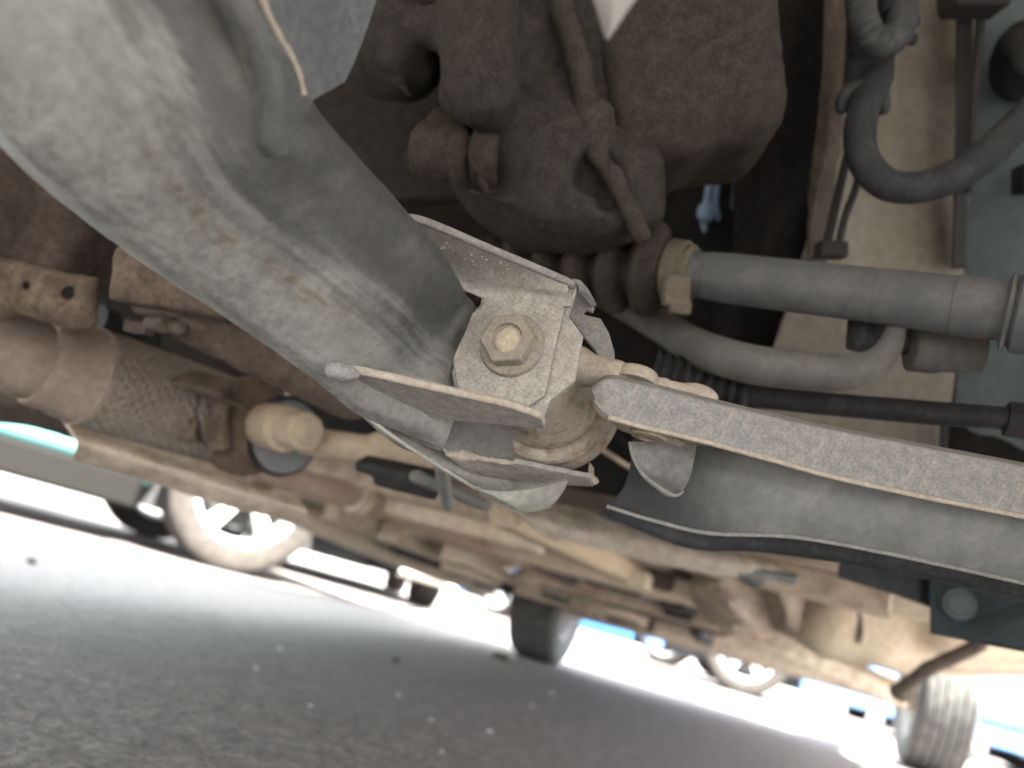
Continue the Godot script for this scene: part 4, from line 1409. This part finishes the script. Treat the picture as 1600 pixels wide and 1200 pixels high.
	solo("brake_line", tube(spline([P(960, 800, 0.56), P(1075, 842, 0.50), P(1180, 848, 0.49), P(1320, 866, 0.475), P(1450, 890, 0.46), P(1700, 945, 0.44)], 8), _const(41, px(15, 0.47)), 20), M.rubber, "dark tube following the lower edge of the control arm shell", "tube", 180.0, func(_p, _n): return Color(1.7, 1.75, 1.85))

# ---------------------------------------------------------------- exhaust and castings at the left
func left_side() -> void:
	var s := SDF.new()
	s_box(s, [40, 330, 0.54], [150, 100, 0.05], 40, cbasis(16), 0.02)
	s_ell(s, [-40, 290, 0.50], [120, 120, 0.05], cbasis(), 0.02)
	s.amp = 0.0018
	s.amp2 = 0.0006
	s.freq = 60.0
	solo("engine_casing", s.mesh(0.0036), M.brown, "dark brown engine casing below the arm at the left edge", "engine casing", 180.0, func(_p, _n): return Color(0.75, 0.72, 0.7))
	s = SDF.new()
	s_box(s, [48, 455, 0.47], [104, 42, 0.006], 10, cbasis(12, 0, 20), 0.006)
	s_box(s, [-60, 460, 0.47], [60, 40, 0.01], 14, cbasis(2), 0.012)
	s_cap(s, [70, 470, 0.47], [120, 496, 0.468], 24, 18, 0.006)
	s_cyl(s, [42, 446, 0.44], [42, 448, 0.50], 6.5, 1, 0.001, true)
	s_cyl(s, [107, 457, 0.44], [107, 459, 0.50], 10, 1, 0.001, true)
	s.amp = 0.0011
	s.amp2 = 0.0004
	s.freq = 110.0
	solo("two_hole_bracket", s.mesh(0.0016), M.brown, "ochre-brown bracket plate pierced by two holes, at the left edge", "bracket", 180.0, func(_p, _n): return Color(1.12, 1.05, 0.92))
	var cm := thing("cross_member", "long brown cross member with a step and a small bolt, below the curved arm", "cross member", P(380, 620, 0.56))
	s = SDF.new()
	s_cap(s, [310, 455, 0.50], [560, 600, 0.53], 62, 42, 0.02)
	s_box(s, [345, 458, 0.51], [118, 42, 0.05], 16, cbasis(9), 0.01)
	s_cap(s, [320, 495, 0.505], [545, 622, 0.53], 46, 26, 0.02)
	s.amp = 0.0013
	s.amp2 = 0.0004
	s.freq = 70.0
	part("beam", s.mesh(0.0034), M.brown, cm, 180.0, func(_p, _n): return Color(1.25, 1.18, 1.12))
	s = SDF.new()
	s_cap(s, [222, 478, 0.478], [380, 492, 0.480], 16, 13, 0.008)
	s.amp = 0.0008
	s.freq = 100.0
	part("step", s.mesh(0.002), M.brown, cm, 180.0, func(_p, _n): return Color(1.15, 1.12, 1.08))
	s = SDF.new()
	s_cyl(s, [236, 503, 0.485], [262, 507, 0.477], 15, 4, 0.003)
	s_box(s, [218, 512, 0.490], [18, 10, 0.008], 4, cbasis(8), 0.003)
	s_cyl(s, [272, 511, 0.480], [285, 514, 0.475], 10, 2, 0.003)
	s.amp = 0.0007
	s.freq = 140.0
	part("bolt", s.mesh(0.0014), M.brown, cm, 180.0)
	solo("black_coupling", lathe(P(150, 500, 0.62), P(230, 535, 0.66) - P(150, 500, 0.62), [[0.0, px(26, 0.62)], [0.012, px(26, 0.62)], [0.014, px(20, 0.62)], [0.024, px(20, 0.62)], [0.026, px(28, 0.62)], [0.05, px(28, 0.62)]], 32), M.rubber, "small black coupling in the gap right of the two-hole bracket", "coupling", 35.0)

	# exhaust
	var ex := thing("exhaust_flex_pipe", "brown exhaust pipe with collar and dimpled flex section at left", "exhaust pipe", P(260, 740, 0.66))
	var A := P(-160, 500, 0.50)
	var B := P(92, 574, 0.585)
	var D := P(430, 682, 0.74)
	part("front_pipe", tube(spline([A, P(-40, 536, 0.545), B], 8), _const(17, px(63, 0.57)), 40), M.pipe, ex, 180.0)
	var dr := (D - B).normalized()
	part("collar", lathe(B - dr * 0.016, dr, [[0.0, px(66, 0.58)], [0.002, px(70, 0.58)], [0.010, px(72, 0.58)], [0.014, px(70, 0.58)], [0.020, px(75, 0.58)], [0.034, px(78, 0.58)], [0.036, px(82, 0.58)], [0.040, px(81, 0.58)], [0.041, px(74, 0.58)]], 56), M.pipe, ex, 40.0)
	var fp := []
	for i in 171: fp.append((B + dr * 0.022).lerp(D - dr * 0.012, i / 170.0))
	part("flex_section", tube(fp, _const(171, px(80, 0.60)), 176, func(s2: float, a: float) -> float:
		var u := sin(s2 * TAU / 0.0095) * sin(a * 24.0)
		return -0.0024 * smooth(0.35, 0.9, u) - 0.004 * smooth(0.018, 0.0, s2) * 0.3), M.flex, ex, 180.0)
	s = SDF.new()
	s_box(s, [318, 600, 0.63], [42, 8, 0.014], 4, cbasis(14, 0, 20), 0.004)
	s_box(s, [300, 648, 0.64], [14, 42, 0.008], 4, cbasis(4), 0.004)
	s_box(s, [345, 655, 0.645], [14, 50, 0.008], 4, cbasis(4), 0.004)
	s_box(s, [322, 640, 0.655], [30, 40, 0.004], 4, cbasis(4), 0.004)
	s_cap(s, [345, 618, 0.635], [382, 640, 0.64], 5, 4, 0.004)
	s.amp = 0.0007
	s.freq = 110.0
	part("hanger_bracket", s.mesh(0.0018), M.brown, ex, 180.0, func(_p, _n): return Color(1.3, 1.22, 1.15))
	s = SDF.new()
	s_ell(s, [385, 665, 0.70], [72, 78, 0.05], cbasis(16, 30, 0), 0.02)
	s.amp = 0.0008
	s.freq = 60.0
	part("end_dome", s.mesh(0.0036), M.brown, ex, 180.0, func(_p, _n): return Color(1.35, 1.22, 1.12))
	# round plate with a stud and the rod end
	var fd := P(444, 682, 0.68)
	var fn := (Vector3(0, 0, 1) * 0.62 + Vector3(0.62, -0.05, 0)).normalized()
	var pl := thing("round_flange", "round grey flange plate with a dark rim at the end of the exhaust flex section", "flange", fd)
	part("plate", lathe(fd, fn, [[0.0, px(55, 0.68)], [0.005, px(57, 0.68)], [0.006, px(54, 0.68)]], 56), M.shaft, pl, 30.0, func(_p, _n): return Color(1.6, 1.6, 1.6))
	part("rim", lathe(fd - fn * 0.004, fn, [[0.0, px(62, 0.68)], [0.004, px(64, 0.68)], [0.007, px(62, 0.68)], [0.0072, px(56, 0.68)], [0.0, px(56, 0.68)], [0.0, px(62, 0.68)]], 56), M.rubber, pl, 40.0)
	var rd := thing("torque_rod", "cream torque rod with a stubby round end, left of the bracket", "torque rod", P(520, 700, 0.62))
	s = SDF.new()
	s_cyl(s, [416, 664, 0.665], [448, 671, 0.635], 35, 4, 0.001)
	s_cyl(s, [446, 670, 0.64], [480, 675, 0.612], 29, 4, 0.001)
	s_cyl(s, [466, 674, 0.62], [490, 677, 0.605], 19, 4, 0.001)
	s.amp = 0.0005
	s.freq = 120.0
	part("rod_end", s.mesh(0.0014), M.cream, rd, 180.0, func(_p, _n): return Color(0.8, 0.78, 0.74))
	s = SDF.new()
	s_cap(s, [478, 688, 0.635], [640, 714, 0.64], 22, 24, 0.006)
	s_cap(s, [600, 700, 0.64], [660, 715, 0.64], 28, 24, 0.006)
	part("rod", s.mesh(0.002), M.cream, rd, 180.0, func(_p, _n): return Color(0.8, 0.78, 0.74))
	solo("heat_shield", sheet([
		[P(100, 655, 0.67), P(120, 690, 0.66), P(112, 718, 0.68)],
		[P(220, 700, 0.71), P(235, 726, 0.70), P(230, 752, 0.72)],
		[P(340, 742, 0.76), P(350, 762, 0.75), P(348, 790, 0.77)],
		[P(470, 782, 0.82), P(480, 800, 0.81), P(478, 820, 0.83)]], 8, 6, 0.002, Vector3.UP, 0.001), M.floor, "tan heat shield strip under the exhaust flex section", "heat shield", 60.0)
	solo("front_undershield", sheet([
		[P(-60, 560, 0.72), P(-40, 620, 0.70), P(-60, 655, 0.72)],
		[P(30, 585, 0.74), P(45, 630, 0.72), P(40, 665, 0.74)],
		[P(120, 620, 0.76), P(130, 660, 0.74), P(120, 688, 0.76)]], 8, 6, 0.002, Vector3.UP, 0.001), M.brown, "dark brown undershield scrap at the left edge below the exhaust pipe", "undershield", 60.0)

# ---------------------------------------------------------------- the car's underside towards the tail
func rear_underside() -> void:
	# exhaust tail pipe, pinkish
	var tp := thing("tail_pipe", "long rusty pink exhaust pipe running along the floor pan towards the rear", "exhaust pipe", PY(800, 870, 0.26))
	var pp := []
	for q in [[395, 728, 0.265], [480, 752, 0.265], [560, 776, 0.262], [640, 806, 0.262], [720, 836, 0.262], [800, 868, 0.262], [900, 908, 0.262], [1000, 946, 0.262], [1110, 992, 0.262], [1210, 1035, 0.262]]:
		pp.append(PY(q[0], q[1], q[2]))
	part("pipe", tube(spline(pp, 6), _const(55, 0.021), 28), M.pipe, tp, 180.0, func(_p, _n): return Color(1.12, 1.0, 0.95))
	var dr: Vector3 = (pp[5] - pp[4]).normalized()
	for k in [2, 5, 7]:
		part("pipe_clamp", lathe(pp[k] - dr * 0.012, dr, [[0.0, 0.024], [0.003, 0.026], [0.02, 0.026], [0.024, 0.024]], 28), M.floor, tp, 40.0)
	# cream rail
	var rl := thing("floor_rail", "tan box rail with slots lying beside the pink tail pipe", "floor rail", PY(950, 880, 0.27))
	var ra := PY(790, 800, 0.275)
	var rb := PY(1045, 925, 0.275)
	var rd := (rb - ra)
	var cross := rd.normalized().cross(Vector3.UP).normalized()
	part("rail", box((ra + rb) * 0.5, rd * 0.5, Vector3(0, 0.018, 0), cross * 0.022, 0.006), M.cream, rl, 30.0, func(_p, _n): return Color(0.9, 0.85, 0.78))
	part("rail_foot", box(rb + rd.normalized() * 0.06, rd.normalized() * 0.05, Vector3(0, 0.026, 0), cross * 0.035, 0.006), M.black, rl, 30.0)
	# second rail and seam along the left sill
	var sr := thing("sill_rail", "pale tan seam rail along the far sill with dark slots in it", "floor rail", PY(550, 820, 0.25))
	var sa := PY(440, 782, 0.25)
	var sb := PY(800, 945, 0.25)
	var sd := sb - sa
	var scr := sd.normalized().cross(Vector3.UP).normalized()
	part("rail", box((sa + sb) * 0.5, sd * 0.5, Vector3(0, 0.022, 0), scr * 0.03, 0.006), M.floor, sr, 30.0, func(_p, _n): return Color(1.1, 1.1, 1.08))
	for k in 6:
		var c := sa.lerp(sb, 0.12 + 0.15 * k)
		part("slot", box(c + scr * 0.031 * (-1.0 if scr.dot(c - cam_pos) > 0.0 else 1.0), sd.normalized() * (0.04 + 0.02 * (k % 3)), Vector3(0, 0.008, 0), scr * 0.003, 0.002), M.black, sr, 30.0)
	# loose clutter along the floor: clips, plugs, seams
	var clip_names := [
		"tiny black clip on the floor pan's far edge, above the bright gap", "tiny black clip next along the far edge towards the middle wheel",
		"wide brown clip above the end-on white car", "large brown clip halfway between the bracket and the middle wheel",
		"small black clip touching the large brown one under the pink pipe", "large brown clip just above the middle rear wheel",
		"small black clip below the tan floor rail's middle", "brown clip right of the middle rear wheel's top",
		"brown clip at the foot of the tan floor rail", "small black clip farthest right, near the cream fuel tank", "brown clip under the round grey flange"]
	var ci := -1
	for q in [[560, 858, 0.27, 14], [612, 868, 0.27, 12], [655, 880, 0.27, 26], [742, 848, 0.275, 30], [770, 862, 0.275, 16], [845, 935, 0.27, 26], [905, 905, 0.275, 16], [975, 965, 0.27, 22], [1035, 942, 0.27, 24], [1085, 1000, 0.27, 18], [480, 800, 0.27, 22]]:
		ci += 1
		var c := PY(q[0], q[1], q[2])
		var r: float = q[3] * c.distance_to(cam_pos) / F
		var s := SDF.new()
		s.ell(c, Basis(axis_rear, Vector3.UP, axis_side), Vector3(r, r * 0.4, r * 0.5), 0.01)
		s.ell(c + axis_rear * r * 0.7 + Vector3(0, r * 0.1, 0), Basis(), Vector3(r * 0.4, r * 0.35, r * 0.4), 0.01)
		s.amp = r * 0.12
		s.freq = 1.2 / r
		solo("floor_clip", s.mesh(r * 0.13), M.brown if q[3] > 20 else M.rubber, clip_names[ci], "clip", 180.0, null, "clips under the floor pan")
	var bi := -1
	for q in [[905, 905], [640, 850]]:
		bi += 1
		var c := PY(q[0], q[1], 0.262)
		solo("floor_bolt", lathe(c, Vector3.DOWN, [[-0.01, 0.012], [0.0, 0.012], [0.002, 0.009], [0.006, 0.008], [0.008, 0.006]], 20), M.steel, ["bright bolt head above the middle rear wheel, beside the tan floor rail", "bright bolt head on the floor pan left of the middle wheel"][bi], "bolt", 35.0, null, "bolts under the floor pan")
	# rear subframe pieces right behind the bracket
	var sf := thing("rear_subframe_plate", "blurred grey pressed plate behind and below the bracket", "subframe plate", P(1000, 860, 0.75))
	part("plate", sheet([
		[P(760, 770, 0.62), P(800, 800, 0.60), P(840, 830, 0.62)],
		[P(860, 790, 0.66), P(890, 825, 0.64), P(920, 850, 0.66)],
		[P(960, 812, 0.72), P(985, 845, 0.70), P(1000, 872, 0.72)],
		[P(1080, 842, 0.80), P(1110, 872, 0.78), P(1120, 895, 0.80)],
		[P(1200, 876, 0.88), P(1225, 895, 0.86), P(1235, 912, 0.88)]], 8, 8, 0.003, Vector3.UP, 0.002), M.floor, sf, 60.0, func(_p, _n): return Color(0.75, 0.80, 0.86))
	var s := SDF.new()
	s_cap(s, [940, 812, 0.70], [1090, 858, 0.80], 16, 12, 0.01)
	s_cap(s, [1090, 862, 0.80], [1180, 905, 0.84], 10, 14, 0.01)
	s_cap(s, [1110, 880, 0.80], [1240, 905, 0.86], 9, 9, 0.01)
	part("arm", s.mesh(0.004), M.shaft, sf, 180.0)
	s = SDF.new()
	s_box(s, [640, 752, 0.60], [50, 14, 0.02], 6, cbasis(14), 0.006)
	s_box(s, [620, 735, 0.60], [60, 10, 0.02], 6, cbasis(12), 0.006)
	part("dark_pad", s.mesh(0.003), M.rubber, sf, 180.0)
	s = SDF.new()
	s_cap(s, [650, 745, 0.56], [760, 790, 0.58], 12, 10, 0.01)
	s_cap(s, [690, 730, 0.52], [700, 790, 0.55], 12, 10, 0.01)
	part("bent_tab", s.mesh(0.003), M.shaft, sf, 180.0, func(_p, _n): return Color(1.7, 1.65, 1.5))
	solo("skirt_tab", sheet([
		[P(738, 762, 0.372), P(760, 772, 0.374), P(790, 785, 0.38)],
		[P(790, 768, 0.374), P(800, 786, 0.376), P(815, 800, 0.384)],
		[P(840, 762, 0.38), P(848, 780, 0.384), P(845, 797, 0.39)],
		[P(888, 750, 0.39), P(880, 768, 0.392), P(866, 786, 0.396)]], 8, 6, 0.002, ray(820, 770), 0.0003), M.arm, "pale rounded skirt tab hanging below the bracket's rear cheek", "skirt tab", 60.0, func(_p, _n): return Color(1.7, 1.66, 1.55))
	# fuel tank and its strap
	var ft := thing("fuel_tank", "smooth cream fuel tank at lower right", "fuel tank", PY(1400, 1060, 0.24))
	s = SDF.new()
	s_box(s, [1338, 950, 1.36], [122, 74, 0.09], 40, cbasis(17, 18, 0), 0.03)
	s_box(s, [1515, 966, 1.36], [130, 44, 0.09], 36, cbasis(8, 18, 0), 0.03)
	s.amp = 0.004
	s.freq = 9.0
	part("tank", s.mesh(0.010), M.cream, ft, 180.0, func(_p, _n): return Color(0.74, 0.73, 0.72))
	part("vent_line", tube(spline([P(1270, 935, 1.26), P(1310, 938, 1.255), P(1335, 945, 1.25), P(1345, 975, 1.25), P(1342, 1005, 1.25)], 6), _const(25, 0.0035), 10), M.brown, ft, 180.0)
	s = SDF.new()
	s_cap(s, [1278, 936, 1.255], [1332, 944, 1.25], 5, 4, 0.004)
	part("dark_seam", s.mesh(0.003), M.black, ft, 180.0)
	s = SDF.new()
	s_cap(s, [1402, 1080, 1.22], [1450, 1045, 1.18], 11, 11, 0.006)
	s_cap(s, [1450, 1045, 1.18], [1530, 1008, 1.14], 11, 12, 0.006)
	s_ell(s, [1408, 1082, 1.24], [17, 14, 0.02], cbasis(), 0.006)
	s.amp = 0.001
	s.freq = 40.0
	part("strap", s.mesh(0.005), M.brown, ft, 180.0)
	s = SDF.new()
	s_box(s, [1260, 1022, 1.55], [160, 16, 0.06], 5, cbasis(25, 10, 0), 0.004)
	s_box(s, [1180, 978, 1.5], [60, 12, 0.05], 4, cbasis(20, 10, 0), 0.004)
	s.amp = 0.004
	s.freq = 30.0
	solo("folded_shield", sheet([
		[P(1085, 895, 1.30), P(1130, 893, 1.22), P(1170, 888, 1.30), P(1215, 892, 1.24), P(1262, 905, 1.32)],
		[P(1078, 925, 1.28), P(1125, 918, 1.24), P(1178, 914, 1.26), P(1222, 922, 1.22), P(1268, 930, 1.30)],
		[P(1090, 950, 1.32), P(1140, 945, 1.22), P(1190, 948, 1.30), P(1230, 955, 1.24), P(1270, 962, 1.32)],
		[P(1110, 975, 1.34), P(1160, 978, 1.28), P(1205, 985, 1.32), P(1245, 990, 1.28), P(1280, 1000, 1.34)]], 6, 6, 0.003, Vector3.UP, 0.006), M.floor, "crumpled taupe shield left of the cream fuel tank", "shield", 50.0, func(_p, _n): return Color(0.62, 0.62, 0.64))
	solo("axle_bracket", s.mesh(0.009), M.floor, "lumpy tan bracketry between the tail pipe and the fuel tank", "bracket", 180.0)

# ---------------------------------------------------------------- other vehicles in the yard
var car_shape: Mesh = null
func car_at(called: String, label: String, at: Vector3, yaw: float, color: Color, low: Color) -> Node3D:
	var c := thing(called, label, "car", Vector3.ZERO, "cars parked in the bright yard")
	var paint := flat_mat(color, 0.3)
	paint.clearcoat_enabled = true
	if car_shape == null:
		var s := SDF.new()
		s.box(Vector3(0, 0.60, 0), Basis(), Vector3(0.84, 0.36, 2.05), 0.07, 0.05)
		s.box(Vector3(0, 1.10, 0.25), Basis(), Vector3(0.70, 0.34, 1.30), 0.22, 0.16)
		for z in [-1.28, 1.28]:
			s.cyl(Vector3(-1.2, 0.31, z), Vector3(1.2, 0.31, z), 0.35, 0.01, 0.02, true)
		var first := part("body", s.mesh(0.05), paint, c, 180.0)
		car_shape = first.mesh
		first.set_surface_override_material(0, paint)
	else:
		var again := MeshInstance3D.new()
		again.name = "body"
		again.mesh = car_shape
		again.set_surface_override_material(0, paint)
		c.add_child(again)
	part("underbody", box(Vector3(0, 0.21, 0), Vector3(0.72, 0, 0), Vector3(0, 0.05, 0), Vector3(0, 0, 1.95), 0.01), M.black, c, 30.0)
	for x in [-0.815, 0.815]:
		part("sill_trim", box(Vector3(x, 0.20, 0), Vector3(0, 0, 0.86), Vector3(0, 0.062, 0), Vector3(0.03, 0, 0), 0.012), flat_mat(low, 0.95, 0.0, 0.1), c, 30.0)
		for w in [[-0.55, 0.15], [0.25, 0.95]]:
			var pts := []
			for q in [[w[0], 1.0], [w[1], 1.0], [w[1] - 0.08, 1.32], [w[0] + 0.12, 1.32]]:
				pts.append(Vector3(x * 0.855 if q[1] > 1.2 else x * 0.875, q[1], q[0] + 0.1))
			part("side_window", slab(pts, Vector3(-signf(x) * 0.03, 0, 0), 0.004), M.glass, c, 30.0)
	for z in [-2.0, 2.0]:
		part("bumper", box(Vector3(0, 0.36, z), Vector3(0.8, 0, 0), Vector3(0, 0.19, 0), Vector3(0, 0, 0.08), 0.03), flat_mat(low, 0.9, 0.0, 0.15), c, 30.0)
		for x in [-0.6, 0.6]:
			part("headlight", lathe(Vector3(x, 0.68, z * 1.01), Vector3(0, 0, signf(z)), [[0.0, 0.11], [0.03, 0.10], [0.045, 0.06]], 20), M.alloy, c, 40.0)
	for z in [-1.28, 1.28]:
		for x in [-0.74, 0.74]:
			var w := part("wheel", tyre_mesh(0.33, 0.225, 0.19, 4), M.tyre_dusty, c, 35.0)
			spokes_rim(w, 0.228, 0.17, M.alloy, M.black, 5)
			w.position = Vector3(x, 0.33, z)
			if x < 0: w.rotation.y = PI
	c.position = at
	c.rotation.y = yaw
	return c
func yard() -> void:
	var ang := -deg_to_rad(20.0)
	# the wheel seen at left: its contact point sets the car
	var ct := PY(342, 889, 0.0)
	var yaw := ang - 0.65
	var bs := Basis(Vector3.UP, yaw)
	car_at("parked_car", "turquoise parked car with pale silver wheel, at the left edge beyond the sill", ct - bs * Vector3(0.74, 0, -1.28), yaw, Color(0.10, 0.27, 0.28), Color(0.012, 0.0118, 0.011))
	var toward := func(x: float, y: float, turn: float) -> float:
		var p := PY(x, y, 0.0)
		return atan2(p.x, p.z) + turn
	ct = PY(655, 946, 0.0)
	yaw = toward.call(655, 946, 0.12)
	car_at("parked_car", "white parked car seen end on, low between the left wheel and the middle wheel", ct - Basis(Vector3.UP, yaw) * Vector3(-0.74, 0, -1.28), yaw, Color(0.75, 0.74, 0.68), Color(0.68, 0.66, 0.58))
	ct = PY(775, 962, 0.0)
	yaw = toward.call(775, 962, 0.9)
	car_at("parked_car", "bright blue parked car just left of the middle rear wheel", ct - Basis(Vector3.UP, yaw) * Vector3(0.74, 0, 1.28), yaw, Color(0.05, 0.17, 0.40), Color(0.05, 0.17, 0.40))
	ct = PY(1135, 1072, 0.0)
	yaw = toward.call(1135, 1072, -1.5)
	car_at("parked_car", "blue parked car with silver wheel, right of the middle rear wheel", ct - Basis(Vector3.UP, yaw) * Vector3(0.74, 0, -1.28), yaw, Color(0.05, 0.16, 0.38), Color(0.09, 0.16, 0.30))
	ct = PY(1392, 1134, 0.0)
	yaw = toward.call(1392, 1134, -0.15)
	car_at("parked_car", "pale blue-white parked car left of the lower right rear wheel", ct - Basis(Vector3.UP, yaw) * Vector3(0.74, 0, 1.28), yaw, Color(0.22, 0.30, 0.46), Color(0.2, 0.25, 0.34))

# ---------------------------------------------------------------- small things
func details() -> void:
	# pale tab that hangs from above
	solo("splash_guard_tip", sheet([
		[P(905, -90, 0.185), P(960, -90, 0.183), P(1030, -90, 0.187)],
		[P(922, -20, 0.19), P(962, -20, 0.188), P(1004, -20, 0.192)],
		[P(934, 22, 0.195), P(958, 24, 0.193), P(980, 18, 0.196)],
		[P(942, 50, 0.199), P(951, 54, 0.198), P(960, 48, 0.199)],
		[P(946, 60, 0.20), P(949, 63, 0.20), P(952, 60, 0.20)]], 6, 6, 0.0015, ray(960, 0), 0.0), M.tab, "pale pointed plastic tip hanging into the top edge of the picture", "plastic tab", 60.0)
	# grit on the asphalt
	var px_list := [[673, 1126, 5, 0], [622, 1088, 4, 0], [437, 1015, 6, 0], [400, 1046, 5, 0], [390, 1108, 5, 0], [485, 1105, 5, 0], [830, 1105, 5, 0], [862, 1085, 6, 1], [765, 1144, 6, 1], [690, 1176, 5, 0], [617, 1034, 8, 2], [782, 1030, 11, 2], [48, 880, 9, 2], [30, 1016, 4, 0], [28, 1058, 3, 0], [88, 1020, 3, 0]]
	var names := ["brightest white pebble on the asphalt, near the middle of the bottom edge", "white pebble up and left of the brightest one", "pale pebble nearest the left car's wheel", "pale pebble just below and left of the one by the wheel",
		"pale pebble lying left of the bottom middle", "dim pebble between the left and the middle pebbles", "pale pebble below the middle rear wheel", "reddish-white pebble closest under the middle rear wheel", "pale pebble right of the brightest one, low in the picture", "pebble lowest at the bottom edge",
		"flat dark leaf scrap on the sunlit ground's edge", "big dark leaf scrap just left of the middle rear wheel", "dark leaf scrap at far left on the bluish ground", "topmost of the three tiny pebbles at the left edge", "lowest of the three tiny pebbles at the left edge", "rightmost of the three tiny pebbles at the left edge"]
	var pi := -1
	for q in px_list:
		pi += 1
		var c := PY(q[0], q[1], 0.0)
		var r: float = q[2] * c.distance_to(cam_pos) / F * 0.75
		var s := SDF.new()
		s.ell(c + Vector3(0, r * 0.45, 0), Basis(Vector3.UP, q[0] * 0.37), Vector3(r * (1.6 if q[3] == 2 else 1.1), r * 0.6, r * 0.85), 0.002)
		s.amp = r * 0.25
		s.freq = 0.9 / r
		var m := s.mesh(r * 0.2)
		var kind: int = q[3]
		var o: MeshInstance3D
		if kind == 2:
			o = solo("leaf_litter", m, M.brown, names[pi], "leaf", 180.0, func(_p, _n): return Color(0.4, 0.38, 0.3), "dark scraps on the asphalt")
		else:
			o = solo("pebble", m, M.stone, names[pi], "pebble", 180.0, null, "pebbles on the asphalt")
